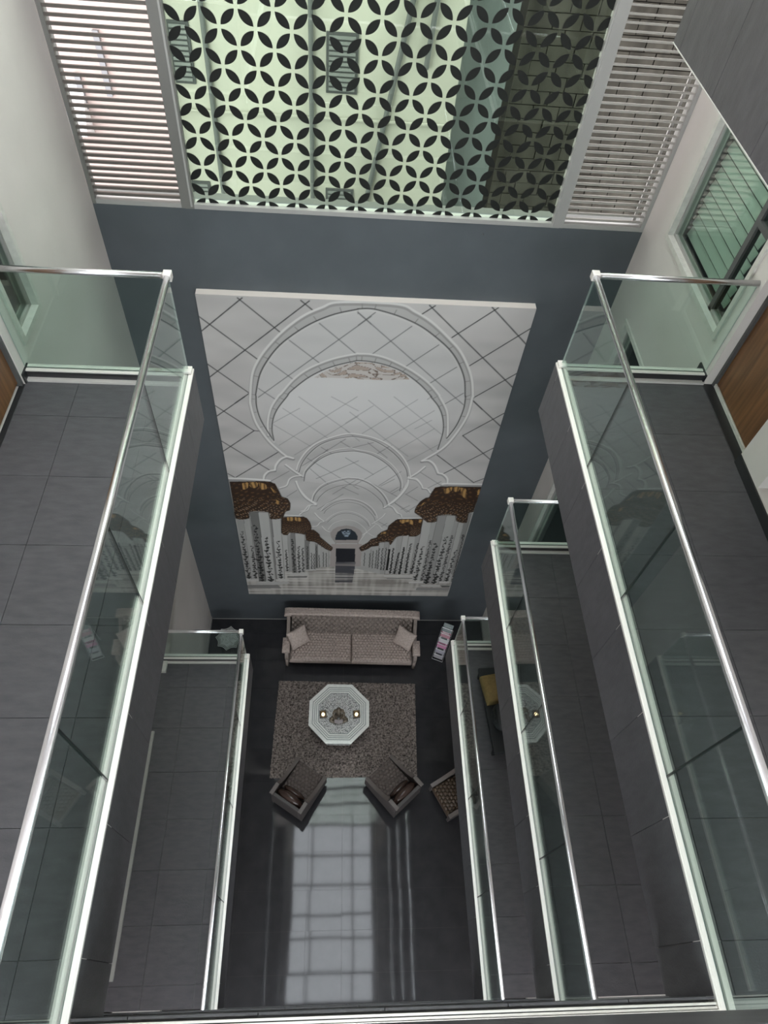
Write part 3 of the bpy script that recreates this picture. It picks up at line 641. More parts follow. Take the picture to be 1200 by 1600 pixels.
# petals: a square lattice turned by 45 degrees, one petal on each edge
LX, LZ, DG = -1.342, 10.066, .306
def petal_mesh():
    L, n = .086, 9
    up = [(L*(-1+2*k/n), 0) for k in range(n+1)]
    w = lambda t: .037*(1-(t/L)**2)**.92 if abs(t) < L else 0
    pts = [(t, w(t)) for t, _ in up]+[(t, -w(t)) for t, _ in up[1:-1]][::-1]
    v = [(a, -.0015, b) for a, b in pts]+[(a, .0015, b) for a, b in pts]
    k = len(pts)
    return MB().add(v, [tuple(range(k)), tuple(range(k, 2*k))[::-1]]+[(i, (i+1) % k, k+(i+1) % k, k+i) for i in range(k)]).mesh('petal', 'petal')
pm = petal_mesh()
def add_petal(px, pz, sgn):
    o = link(bpy.data.objects.new('petal', pm))
    o.location = (px, YF+.0425, pz)
    o.rotation_euler = (0, -sgn*math.pi/4, 0)
    o.parent = w1
allp = []
for r in range(-6, 12):
    for c in range(-3, 14):
        vx, vz = LX+DG*c+(DG/2 if r % 2 else 0), LZ+DG/2*r
        for sx in (1, -1):
            px, pz = vx+sx*DG/4, vz+DG/4
            if GX0-.02 < px < GX1+.02 and GZ0-.01 < pz < GZ1-.10:
                allp.append((pz, px, sx))
allp.sort()
for pz, px, sx in allp[:300]:
    add_petal(px, pz, sx)
rest = MB()
for pz, px, sx in allp[300:]:
    ca, sa = math.cos(math.pi/4), math.sin(math.pi/4)*sx
    rest.add([(px+v.co.x*ca-v.co.z*sa, YF+.0425+v.co.y, pz+v.co.x*sa+v.co.z*ca) for v in pm.vertices], [tuple(p.vertices) for p in pm.polygons])
if rest.v:
    tag(rest.build('petal_rows', 'petal', w1), kind='stuff')

def louvre(x0, x1, m, label):
    b = empty('louvre_panel', ((x0+x1)/2, YF, GZ0))
    tag(b, label, 'louvre')
    h = (x1-x0)/2
    f = MB().box(-h, -h+.04, 0, .11, 0, 2.4).box(h-.04, h, 0, .11, 0, 2.4).build('side_rail', 'frame' if m == 'blade' else 'frame_light', b)
    MB().box(-h+.04, h-.04, 0, .11, .002, .05).build('bottom_rail', 'frame_light', b)
    MB().box(-h+.04, h-.04, 0, .11, 2.35, 2.4).build('top_rail', 'frame', b)
    z = .085
    while z < 2.33:
        o = piece('blade', m, b, -h+.04, h-.04, .012, .062, z, z+(.026 if m == 'blade' else .015))
        o.rotation_euler = (math.radians(-14), 0, 0)
        z += .0645
    if m == 'blade_pale':
        MB().box(h-.12, h-.09, .085, .105, .05, 2.35).build('stiffener', 'frame_light', b)
louvre(XL+.0005, GX0-.046, 'blade', 'grey louvre left of the petal window, with sunlit pink wall behind')
louvre(GX1+.046, XR-.0005, 'blade_pale', 'pale louvre right of the petal window, with dark stone behind')
struct(MB().box(XL-.3, GX0-.046, YF, YF+.15, GZ0+2.4, ROOF).box(GX1+.046, XR+.3, YF, YF+.15, GZ0+2.4, ROOF).build('wall_front_upper', 'plaster'), 'white wall beside the upper glazing')
hk = MB().tube((1.56, YF+.001, 9.235), (1.56, YF-.03, 9.235), .006, 8).tube((1.56, YF-.028, 9.235), (1.56, YF-.028, 9.25), .006, 8).build('wall_hook', 'steel')
tag(hk, 'tiny metal hook in the slate wall under the petal window', 'hook')

# ---------------------------------------------------------------- what stands outside
struct(MB().box(XL-.3, XR+.3, YF+.201, YF+.42, 9.10, 9.28).build('trim_5', 'ledge'), 'pale outside ledge below the petal window')
struct(MB().box(-14, 14, 6.9, 16, -.4, -.2).build('floor_outside', 'stone'), 'ground outside the building')
NY = 13.9
nb = empty('neighbour_building', (0, NY, 0))
tag(nb, 'cream rendered building seen through the petal window', 'building')
MB().box(-3.2, 2.19, 0, 3, 0, 24).build('wall', 'cream', nb)
MB().box(2.19, 9, .5, 3.5, 0, 24).build('wall', 'sage', nb)
MB().box(-14, -3.2, -.3, 3, 0, 20).build('wall', 'pink', nb)
def nb_window(x0, x1, z0, z1):
    f = MB().box(x0, x1, -.03, -.001, z0, z1).build('window', 'shutter_box', nb)
    z = z0+.05
    while z < z1-.05:
        piece('shutter_slat', 'shutter', f, x0+.05, x1-.05, -.05, -.0305, z, z+.05)
        z += .085
for x0, x1 in ((-3.05, -2.66), (-.27, .31)):
    for zt in (8.47, 5.61, 11.3):
        nb_window(x0, x1, zt-1.0 if zt > 6 else zt-1.0, zt)
for x in (-2.4, -.54):
    MB().tube((x, -.06, 2), (x, -.06, 14), .045, 10).build('drain_pipe', 'pipe', nb)
MB().tube((1.27, -.06, 9.4), (.55, -.06, 5.2), .05, 10).build('drain_pipe', 'pipe', nb)
MB().tube((1.72, -.06, 10.5), (1.55, -.06, 8.0), .05, 10).build('drain_pipe', 'pipe', nb)
MB().box(-3.19, 2.18, -.05, -.001, 7.0, 7.03).build('ledge', 'cream', nb)
for x, z0, z1 in ((-4.19, 7.3, 8.35), (-4.69, 7.05, 7.65), (-4.97, 6.7, 7.25)):
    MB().box(x-.05, x+.05, -.36, -.31, z0, z1).build('window_slot', 'frame_dark', nb)
MB().add([(-4.99, -.301, 6.6), (-4.99, -.75, 6.75), (-4.99, -.301, 7.45), (-4.65, -.301, 6.6), (-4.65, -.75, 6.75), (-4.65, -.301, 7.45)],
         [(0, 1, 2), (5, 4, 3), (0, 3, 4, 1), (1, 4, 5, 2), (2, 5, 3, 0)]).build('sun_hood', 'frame_light', nb)

sw = empty('stone_wall', (3.2, 9.3, 0))
tag(sw, 'dark brown stone block wall outside on the right', 'wall')
MB().box(-1.05, 4, .03, .4, 0, 11.9).build('backing', 'stone_joint', sw)
r2 = random.Random(11)
z = 5.7
row = 0
while z < 11.8:
    x = -1.05+(.0 if row % 2 else .17)
    while x < 3.4:
        w = .34
        d = r2.uniform(0, .018)
        piece('stone_block', 'stone', sw, max(-1.05, x), x+w-.012, d, .0299, z, z+.158)
        x += w
    if row % 2 == 0:
        piece('stone_block', 'stone', sw, -1.05, -.885, r2.uniform(0, .018), .0299, z, z+.158)
    z += .17
    row += 1

# ---------------------------------------------------------------- mural panel
MX0, MX1, MZ0, MZ1, MY = -1.605, 2.365, 1.28, 8.36, 6.60
mu = empty('wall_mural', ((MX0+MX1)/2, YF, MZ0))
tag(mu, 'tall mural print of a white arcade with gilded palm columns', 'mural')
hw, hh = (MX1-MX0)/2, MZ1-MZ0
MB().box(-hw, hw, MY-YF+.002, -.001, 0, hh).build('board', 'board_edge', mu)
NX, NZ = 470, 800
img = paint_mural(NX, NZ, MX1-MX0, hh)
me = bpy.data.meshes.new('print')
gx, gz = np.meshgrid(np.linspace(-hw, hw, NX), np.linspace(0, hh, NZ))
co = np.stack([gx.ravel(), np.full(NX*NZ, MY-YF), gz.ravel()], 1)
me.vertices.add(NX*NZ)
me.vertices.foreach_set('co', co.ravel())
ii = (np.arange(NZ-1)[:, None]*NX+np.arange(NX-1)[None]).ravel()
quads = np.stack([ii, ii+1, ii+NX+1, ii+NX], 1)
me.loops.add(quads.size)
me.loops.foreach_set('vertex_index', quads.ravel())
me.polygons.add(len(quads))
me.polygons.foreach_set('loop_start', np.arange(0, quads.size, 4))
me.update(calc_edges=True)
at = me.color_attributes.new('print_colour', 'FLOAT_COLOR', 'POINT')
at.data.foreach_set('color', np.concatenate([img.reshape(-1, 3), np.ones((NX*NZ, 1))], 1).astype(np.float32).ravel())
pm_ = mat('satin_photo_print', (.5, .5, .5), .5, spec=.25)
an = pm_.node_tree.nodes.new('ShaderNodeAttribute')
an.attribute_name = 'print_colour'
pm_.node_tree.links.new(an.outputs['Color'], pm_.node_tree.nodes['Principled BSDF'].inputs['Base Color'])
me.materials.append(pm_)
pr = link(bpy.data.objects.new('print', me))
pr.parent = mu

# ---------------------------------------------------------------- glass balustrades
def channel_run(b, x0, x1, y0, y1, z0, z1, along, out=1):
    """U channel: two lips with a dark groove holding the glass"""
    m = MB()
    if along == 'y':
        w = x1-x0
        f = (lambda t: x0+w*t) if out < 0 else (lambda t: x1-w*t)      # 0 = edge over the void
        for a, c, dz, mi in ((0, .12, -.003, 0), (.12, .40, 0, 0), (.40, .60, -.02, 1), (.60, .92, 0, 0), (.92, 1, -.004, 0)):
            m.box(*sorted((f(a), f(c))), y0, y1, z0, z1+dz, mi)
    else:
        w = y1-y0
        m.box(x0, x1, y0, y0+w*.40, z0, z1).box(x0, x1, y1-w*.40, y1, z0, z1)
        m.box(x0, x1, y0+w*.12, y0+w*.15, z1, z1+.004).box(x0, x1, y1-w*.15, y1-w*.12, z1, z1+.004)
        m.box(x0, x1, y0+w*.40, y1-w*.40, z0, z1-.012, 1)
    return m.build('base_channel', ['channel', 'groove'], b)

def glass_panel(b, x0, x1, y0, y1, z0, z1, sides='gasket'):
    thin_x = x1-x0 < y1-y0
    v = [(x0, y0, z0), (x1, y0, z0), (x1, y1, z0), (x0, y1, z0), (x0, y0, z1), (x1, y0, z1), (x1, y1, z1), (x0, y1, z1)]
    m = MB()
    m.add(v, [(2, 3, 7, 6), (0, 1, 5, 4)], 2 if thin_x else 0)
    m.add(v, [(1, 2, 6, 5), (3, 0, 4, 7)], 0 if thin_x else 2)
    m.add(v, [(0, 3, 2, 1), (4, 5, 6, 7)], 1)
    o = m.build('glass_panel', ['glass', 'glass_edge', sides], b)
    return o

def balustrade(side, lv, label):
    fz, ch, hr = LEVELS[lv]
    xe, ye = EDGE[side, lv], (Y_L if side == 'left' else Y_R)
    s = 1 if side == 'right' else -1
    xc, yc = xe+s*.0425, ye-.0425                # centre lines of the two runs
    xw = XL if side == 'left' else XR
    b = empty('glass_balustrade', (xc, yc, fz))
    tag(b, label, 'balustrade', 'glass balustrades around the atrium')
    L = lambda x0, x1, y0, y1, z0, z1: (x0-xc, x1-xc, y0-yc, y1-yc, z0-fz, z1-fz)
    channel_run(b, *L(*sorted((xe+s*.0005, xe+s*.085)), Y_NEAR-.12, ye-.0005, fz-.01, ch), 'y', -s)
    xa, xb = sorted((xe+s*.0855, xw))
    MB().box(*L(xa, xb, ye-.083, ye-.0005, fz, ch-.022)).build('kerb', 'black_tile', b)
    channel_run(b, *L(xa, xb, ye-.080, ye-.0005, ch-.0218, ch-.012), 'x')
    MB().box(*L(xa, xb, ye-.118, ye-.0832, fz, fz+.022)).build('floor_strip', 'channel', b)
    r = .024
    MB().tube((0, -.02, hr-fz-r), (0, Y_NEAR-.1-yc, hr-fz-r), r, 20).build('handrail', 'steel', b, True)
    MB().tube((s*.02, 0, hr-fz-r), (xw-s*.001-xc, 0, hr-fz-r), r, 20).build('handrail', 'steel', b, True)
    MB().box(-.03, .03, -.03, .03, hr-fz-.055, hr-fz+.006).build('corner_cap', 'channel', b, bevel=.003)
    t = .006
    xg = xc
    n = 4
    ys = [ye-.036]+([3.2, 2.112, 1.02] if side == 'left' else [3.34, 2.18, 1.012])+[Y_NEAR-.1]
    for i in range(n):
        glass_panel(b, *L(xg-t, xg+t, ys[i+1]+.005, ys[i]-.005, ch-.019, hr-.03), 'gasket' if i else 'glass_edge')
        if i:
            MB().box(*L(xg-t-.0003, xg+t+.0003, ys[i]-.0049, ys[i]+.0049, ch-.019, hr-.03)).build('joint_seal', 'gasket', b)
    glass_panel(b, *L(*sorted((xg+s*.008, xw-s*.004)), yc-t, yc+t, ch-.024, hr-.03), 'glass_edge')
    MB().box(-.035, .035, -.035, .035, ch-fz+.0045, ch-fz+.03).build('corner_clamp', 'channel', b, bevel=.003)
balustrade('left', 3, 'largest glass balustrade at left with steel handrail, on the third floor')
balustrade('right', 3, 'largest glass balustrade at right with steel handrail, on the third floor')
balustrade('right', 2, 'glass balustrade on the second floor right, between two other balconies')
balustrade('left', 1, 'glass balustrade low on the left, beside the little octagonal stool')
balustrade('right', 1, 'lowest glass balustrade on the right, beside the magazine rack')

def near_balustrade(lv, label):
    fz, ch, hr = LEVELS[lv]
    x0, x1 = EDGE.get(('left', lv), XL), EDGE['right', lv]
    if ('left', lv) in EDGE:
        x0 += .002
    b = empty('glass_balustrade', ((x0+x1)/2, -.1, fz))
    tag(b, label, 'balustrade', 'glass balustrades around the atrium')
    h = (x1-x0)/2-.002
    channel_run(b, -h, h, .015, .042, -.002, ch-fz-.012, 'x')
    channel_run(b, -h, h, -.045, .012, -.002, ch-fz, 'x')
    MB().tube((-h, -.04, hr-fz-.024), (h, -.04, hr-fz-.024), .024, 20).build('handrail', 'steel', b, True)
    for i in range(3):
        glass_panel(b, -h+i*2*h/3+.004, -h+(i+1)*2*h/3-.004, -.024, -.012, ch-fz-.012, hr-fz-.03)
near_balustrade(3, 'balustrade base across the bottom edge of the picture, nearest of all')
near_balustrade(2, 'second floor balustrade base on the near side, just under the nearest one')
near_balustrade(1, 'lowest balustrade base on the near side, at the end of the floor reflection')

# ---------------------------------------------------------------- furniture materials
M.update({
 'quilt': mat('taupe_quilted_velvet', (.45, .37, .33), .55, spec=.35, noise=(30, .18, (1, 1, 1))),
 'seam': mat('dark_stitched_seam', (.085, .07, .062), .7),  # shade in the quilt creases, put into the colour
 'quilt_dark': mat('dark_taupe_tufted_velvet', (.26, .215, .19), .5, spec=.35, noise=(30, .2, (1, 1, 1))),
 'taupe': mat('taupe_upholstery_trim', (.30, .25, .22), .55, noise=(40, .15, (1, 1, 1))),
 'chair_side': mat('charcoal_brown_chair_side', (.075, .065, .062), .5),
 'chair_seat': mat('smoky_brown_quilted_leather', (.15, .122, .11), .42, spec=.4),
 'leather': mat('glossy_dark_brown_leather', (.055, .032, .025), .22, spec=.6, bump=(60, .2)),
 'tan_leather': mat('glossy_tan_brown_leather', (.075, .048, .028), .3, spec=.6),
 'chair_cap': mat('brown_grey_leather_trim', (.145, .122, .112), .4, spec=.4),
 'foot': mat('black_lacquered_foot', (.012, .011, .011), .25),
 'chrome': mat('polished_chrome', (.8, .8, .8), .1, 1.),
 'rug': mat('taupe_shag_pile', (.24, .205, .185), .9, spec=.1, noise=(34, .85, (1, 1, 1))),
 'marble': mat('white_bone_inlay', (.86, .87, .83), .06, spec=.5, noise=(25, .07, (1, 1, 1)), coat=.6),
 'inlay_line': mat('grey_inlay_line', (.30, .34, .32), .08, coat=.6),
 'bronze': mat('aged_bronze', (.17, .14, .105), .4, .4, noise=(35, .4, (1, 1, 1))),
 'page': mat('grey_book_page', (.30, .27, .27), .6),
 'candle_box': mat('dark_bronze_candle_box', (.06, .045, .03), .4, .3),
 'candle': mat('lit_candle_wax', (.9, .75, .5), .5, emit=((1, .78, .42), 6)),
 'wire': mat('black_wire', (.02, .02, .02), .35, .5),
 'clear': mat('silver_wire', (.5, .5, .5), .3, .8),
 'ochre': mat('ochre_cushion_fabric', (.20, .13, .045), .8, noise=(30, .15, (1, 1, 1))),
 'black_cloth': mat('black_cloth', (.012, .013, .015), .6),
 'pale_plastic': mat('pale_grey_plastic', (.45, .46, .47), .4),
})
def mosaic_mat():
    m = mat('speckled_bone_mosaic', (.5, .52, .5), .07, coat=.6)
    nt = m.node_tree
    v = nt.nodes.new('ShaderNodeTexVoronoi'); v.inputs['Scale'].default_value = 42
    v.feature = 'DISTANCE_TO_EDGE'
    r = nt.nodes.new('ShaderNodeValToRGB')
    r.color_ramp.elements[0].position, r.color_ramp.elements[1].position = .05, .18
    r.color_ramp.elements[0].color, r.color_ramp.elements[1].color = (.18, .18, .18, 1), (.86, .87, .84, 1)
    p = nt.nodes.new('ShaderNodeNewGeometry')
    nt.links.new(p.outputs['Position'], v.inputs['Vector'])
    nt.links.new(v.outputs['Distance'], r.inputs['Fac'])
    nt.links.new(r.outputs['Color'], nt.nodes['Principled BSDF'].inputs['Base Color'])
    return m
M['mosaic'] = mosaic_mat()

def hex_pad(u, v, cell):
    """0 on the seams, 1 in the middle of each honeycomb cell"""
    a, b = cell, cell*math.sqrt(3)
    def off(x, y):
        x, y = (x/a+.5) % 1-.5, (y/b+.5) % 1-.5
        return x*a, y*b
    x1, y1 = off(u, v)
    x2, y2 = off(u+a/2, v+b/2)
    pick = (x1*x1+y1*y1) < (x2*x2+y2*y2)
    x, y = np.where(pick, x1, x2), np.where(pick, y1, y2)
    hd = np.maximum(np.abs(x), np.abs(x)*.5+np.abs(y)*math.sqrt(3)/2)/(cell/2)
    return np.clip(1-hd**2.4, 0, 1)

def cushion(name, m, parent, w, d, h, cell, puff, nx, ny, rot=None, loc=(0, 0, 0), crown=.02, hexed=True):
    """soft quilted pad: closed mesh of w x d x h with a quilted top, centred on its base"""
    u, v = np.meshgrid(np.linspace(-1, 1, nx), np.linspace(-1, 1, ny))
    ed = np.clip((1-np.maximum(np.abs(u), np.abs(v)))/.10, 0, 1)
    edge = np.sqrt(1-(1-ed)**2)
    x, y = u*w/2, v*d/2
    q = hex_pad(x, y, cell) if hexed else 0
    zt = h*.55+h*.45*edge+crown*(1-u**2)*(1-v**2)+puff*q*edge
    V = np.stack([x.ravel(), y.ravel(), zt.ravel()], 1).tolist()
    n = len(V)
    F = [(j*nx+i, j*nx+i+1, (j+1)*nx+i+1, (j+1)*nx+i) for j in range(ny-1) for i in range(nx-1)]
    rim = [i for i in range(nx)]+[j*nx+nx-1 for j in range(1, ny)]+[(ny-1)*nx+i for i in range(nx-2, -1, -1)]+[j*nx for j in range(ny-2, 0, -1)]
    V += [(V[i][0], V[i][1], 0.) for i in rim]
    k = len(rim)
    F += [(rim[i], n+i, n+(i+1) % k, rim[(i+1) % k]) for i in range(k)]+[tuple(range(n, n+k))]
    me = bpy.data.meshes.new(name)
    me.from_pydata(V, [], F)
    me.materials.append(M[m])
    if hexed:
        me.materials.append(M['seam'])  # creases between the cells get painted shade
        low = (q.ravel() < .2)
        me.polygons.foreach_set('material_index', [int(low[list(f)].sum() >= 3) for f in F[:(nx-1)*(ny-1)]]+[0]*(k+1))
    me.polygons.foreach_set('use_smooth', [True]*(len(F)-k-1)+[False]*(k+1))
    me.update()
    o = link(bpy.data.objects.new(name, me))
    o.location = loc
    if rot:
        o.rotation_euler = rot
    o.parent = parent
    return o

def profile_x(pts, x0, x1, mb=None, mi=0):
    """side outline (y, z) extruded along x"""
    mb = mb or MB()
    n = len(pts)
    return mb.add([(x0, y, z) for y, z in pts]+[(x1, y, z) for y, z in pts],
                  [tuple(range(n))[::-1], tuple(range(n, 2*n))]+[(k, (k+1) % n, n+(k+1) % n, n+k) for k in range(n)], mi)

def smooth_line(p, n=6):
    p = [Vector((*q, 0)) if len(q) == 2 else Vector(q) for q in p]
    q = [2*p[0]-p[1]]+p+[2*p[-1]-p[-2]]
    out = []
    for i in range(1, len(q)-2):
        for k in range(n):
            t = k/n
            a, b, c, d = q[i-1], q[i], q[i+1], q[i+2]
            out.append(.5*((2*b)+(-a+c)*t+(2*a-5*b+4*c-d)*t*t+(-a+3*b-3*c+d)*t**3))
    out.append(p[-1])
    return out

def leg(parent, x, y, z1, r0=.018, r1=.028, m='foot', z0=0.):
    v = [(x+sx*r0, y+sy*r0, z0) for sx, sy in ((-1, -1), (1, -1), (1, 1), (-1, 1))]+[(x+sx*r1, y+sy*r1, z1) for sx, sy in ((-1, -1), (1, -1), (1, 1), (-1, 1))]
    return MB().add(v, [(0, 3, 2, 1), (4, 5, 6, 7), (0, 1, 5, 4), (1, 2, 6, 5), (2, 3, 7, 6), (3, 0, 4, 7)]).build('leg', m, parent)

# ---------------------------------------------------------------- rug
RUG_Z = .021
def rug():
    nx, ny = 300, 205
    r = np.random.RandomState(3)
    u, v = np.meshgrid(np.linspace(0, 1, nx), np.linspace(0, 1, ny))
    p = [np.array(q) for q in ((-1.06, 3.41), (1.71, 3.42), (1.765, 5.245), (-1.0, 5.31))]
    x = (p[0][0]*(1-u)+p[1][0]*u)*(1-v)+(p[3][0]*(1-u)+p[2][0]*u)*v
    y = (p[0][1]*(1-u)+p[1][1]*u)*(1-v)+(p[3][1]*(1-u)+p[2][1]*u)*v
    z = .006+r.rand(ny, nx)*.014
    x = x+r.normal(0, .0035, x.shape)
    y = y+r.normal(0, .0035, x.shape)
    cx, cy = .35, 4.35
    V = np.stack([(x-cx).ravel(), (y-cy).ravel(), z.ravel()], 1).tolist()
    n = len(V)
    F = [(j*nx+i, j*nx+i+1, (j+1)*nx+i+1, (j+1)*nx+i) for j in range(ny-1) for i in range(nx-1)]
    rim = [i for i in range(nx)]+[j*nx+nx-1 for j in range(1, ny)]+[(ny-1)*nx+i for i in range(nx-2, -1, -1)]+[j*nx for j in range(ny-2, 0, -1)]
    V += [(V[i][0], V[i][1], .001) for i in rim]
    k = len(rim)
    F += [(rim[i], n+i, n+(i+1) % k, rim[(i+1) % k]) for i in range(k)]+[tuple(range(n, n+k))]
    me = bpy.data.meshes.new('area_rug')
    me.from_pydata(V, [], F)
    me.materials.append(M['rug'])
    o = link(bpy.data.objects.new('area_rug', me))
    o.location = (cx, cy, 0)
    return tag(o, 'taupe shag rug under the white octagonal table', 'rug')
rug()

# ---------------------------------------------------------------- sofa
so = empty('sofa', (.455, 6.06, 0), math.radians(-1.2))
tag(so, 'long taupe quilted sofa against the slate feature wall', 'sofa')
MB().box(-1.27, 1.27, -.42, .44, .10, .29).build('base', 'taupe', so, bevel=.015)
for s in (-1, 1):
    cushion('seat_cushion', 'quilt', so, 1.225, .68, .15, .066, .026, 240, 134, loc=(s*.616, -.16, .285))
def sofa_back():
    nx, ny = 300, 70
    u, v = np.meshgrid(np.linspace(-1.225, 1.225, nx), np.linspace(0, 1, ny))
    L = v*.52
    tuft = hex_pad(u*1.0, L*1.35, .105)
    y0 = .13+.17*v+.03*np.sin(v*math.pi)*-1
    z0 = .40+.43*v
    ny_, nz_ = -.93, .37
    V = np.stack([u.ravel(), (y0+ny_*tuft*.06).ravel(), (z0+nz_*tuft*.06).ravel()], 1).tolist()
    n = len(V)
    F = [(j*nx+i, j*nx+i+1, (j+1)*nx+i+1, (j+1)*nx+i) for j in range(ny-1) for i in range(nx-1)]
    rim = [i for i in range(nx)]+[j*nx+nx-1 for j in range(1, ny)]+[(ny-1)*nx+i for i in range(nx-2, -1, -1)]+[j*nx for j in range(ny-2, 0, -1)]
    V += [(V[i][0], V[i][1]+.13, V[i][2]) for i in rim]
    k = len(rim)
    F += [(rim[i], n+i, n+(i+1) % k, rim[(i+1) % k]) for i in range(k)]+[tuple(range(n, n+k))]
    me = bpy.data.meshes.new('backrest')
    me.from_pydata(V, [], F)
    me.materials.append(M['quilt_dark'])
    me.materials.append(M['seam'])  # painted shade between the tufts
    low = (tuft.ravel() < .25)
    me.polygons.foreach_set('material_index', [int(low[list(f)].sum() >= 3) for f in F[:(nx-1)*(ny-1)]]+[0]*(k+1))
    me.polygons.foreach_set('use_smooth', [True]*(len(F)-k-1)+[False]*(k+1))
    o = link(bpy.data.objects.new('backrest', me))
    o.parent = so
sofa_back()
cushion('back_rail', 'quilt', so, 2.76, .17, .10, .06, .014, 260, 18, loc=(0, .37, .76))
MB().box(-1.24, 1.24, .30, .45, .28, .77).build('back_panel', 'taupe', so, bevel=.02)
for s in (-1, 1):
    top = [tuple(p[:2]) for p in smooth_line([(.42, .80), (.30, .79), (.20, .70), (.06, .60), (-.12, .57), (-.28, .60), (-.40, .57), (-.47, .46), (-.46, .30), (-.43, .14)], 5)]
    prof = top+[(.42, .14)]
    a = profile_x(prof, s*1.255, s*1.33).build('arm', 'taupe', so, bevel=.015)
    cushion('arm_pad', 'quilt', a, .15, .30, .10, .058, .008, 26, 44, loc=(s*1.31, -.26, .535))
    MB().box(*sorted((s*1.27, s*1.37)), .30, .45, .70, .80).build('arm_block', 'taupe', a, bevel=.02)
    MB().tube((s*1.295, -.44, .03), (s*1.295, -.44, .34), .035, 12).build('leg', 'taupe', so, True)
    leg(so, s*1.25, .38, .11, .02, .03)
def throw_pillow(x, y, z, rz, tilt, label):
    n = 40
    u, v = np.meshgrid(np.linspace(-1, 1, n), np.linspace(-1, 1, n))
    k = (1-u**2)*(1-v**2)
    px, py = u*.21*(1-.06*(1-v**2)*0+.0)*(1-.08*(1-np.abs(v))**1.), v*.21*(1-.08*(1-np.abs(u)))
    hz = .075*k**.45
    q = hex_pad(px, py, .055)*.006*np.clip(k*3, 0, 1)
    V = np.stack([px.ravel(), py.ravel(), (hz+q).ravel()], 1).tolist()+np.stack([px.ravel(), py.ravel(), (-hz).ravel()], 1).tolist()
    F = [(j*n+i, j*n+i+1, (j+1)*n+i+1, (j+1)*n+i) for j in range(n-1) for i in range(n-1)]
    F += [tuple(n*n+i for i in f[::-1]) for f in F]
    me = bpy.data.meshes.new('throw_pillow')
    me.from_pydata(V, [], F)
    me.materials.append(M['quilt'])
    bm = bmesh.new(); bm.from_mesh(me)
    bmesh.ops.remove_doubles(bm, verts=bm.verts, dist=.0008)
    bm.to_mesh(me); bm.free()
    me.polygons.foreach_set('use_smooth', [True]*len(me.polygons))
    o = link(bpy.data.objects.new('throw_pillow', me))
    o.location = (x, y, z)
    o.rotation_euler = (math.radians(tilt), 0, math.radians(rz))
    return tag(o, label, 'pillow', 'throw pillows on the sofa')
throw_pillow(-.62, 5.965, .655, 32, 55, 'taupe quilted pillow at the left end of the sofa')
throw_pillow(1.52, 5.955, .655, -34, 55, 'taupe quilted pillow at the right end of the sofa')

# ---------------------------------------------------------------- armchairs
def armchair(loc, deg, label, seat='chair_seat', side='chair_side', lea='leather', group='armchairs facing the white table'):
    c = empty('armchair', loc, math.radians(deg))
    tag(c, label, 'armchair', group)
    MB().box(-.265, .265, -.30, .36, .13, .30).build('base', side, c, bevel=.015)
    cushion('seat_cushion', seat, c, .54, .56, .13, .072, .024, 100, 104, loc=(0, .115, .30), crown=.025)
    for s in (-1, 1):
        low = [tuple(p[:2]) for p in smooth_line([(.40, .44), (.28, .46), (.12, .50), (-.06, .58), (-.16, .66), (-.20, .70)], 5)]
        prof = [(.40, .13)]+low+[(-.38, .72), (-.40, .13)]
        a = profile_x(prof, *((s*.272, s*.330) if s > 0 else (-.330, -.272))).build('arm', side, c, bevel=.008)
        rim = [(y, z) for y, z in low[:-4]]
        cap = MB()
        n = len(rim)
        x0, x1 = sorted((s*.266, s*.336))
        cap.add([(x0, y, z-.006) for y, z in rim]+[(x1, y, z-.006) for y, z in rim]+[(x0, y, z+.014) for y, z in rim]+[(x1, y, z+.014) for y, z in rim],
                [(2*n+k, 3*n+k, 3*n+k+1, 2*n+k+1) for k in range(n-1)]+[(k, k+1, n+k+1, n+k) for k in range(n-1)]+[(k, 2*n+k, 2*n+k+1, k+1) for k in range(n-1)]
                + [(n+k, n+k+1, 3*n+k+1, 3*n+k) for k in range(n-1)]+[(0, n, 3*n, 2*n), (n-1, 3*n-1, 4*n-1, 2*n-1)])
        cap.build('arm_cap', 'chair_cap', a)
        MB().box(x0, x1, -.405, -.195, .715, .738).build('arm_cap', 'chair_cap', a, bevel=.004)
        leg(c, s*.28, .34, .13)
        leg(c, s*.28, -.35, .13, z0=-loc[2])
    MB().box(-.272, .272, -.40, -.335, .13, .68).build('back_panel', side, c, bevel=.01)
    bc = MB()
    bc.ball((0, 0, 0), (.272, .095, .175), 28, 18).build('back_cushion', lea, c, True).location = (0, -.265, .555)
    p = MB().ball((0, 0, 0), (.215, .055, .11), 26, 16).build('lumbar_pillow', lea, c, True)
    p.location, p.rotation_euler = (0, -.135, .535), (math.radians(16), 0, 0)
    MB().tube((.285, .36, .10), (.285, .385, .10), .012, 8).build('foot_cap', 'chrome', c)
    return c
armchair((-.49, 3.14, RUG_Z), -33, 'dark quilted armchair left of the floor reflection, back to the viewer')
armchair((1.21, 3.18, RUG_Z), 41, 'dark quilted armchair right of the floor reflection, back to the viewer')
armchair((2.40, 3.06, 0), 118, 'tan leather armchair half hidden under the right balcony', 'tan_leather', 'chair_side', 'tan_leather')

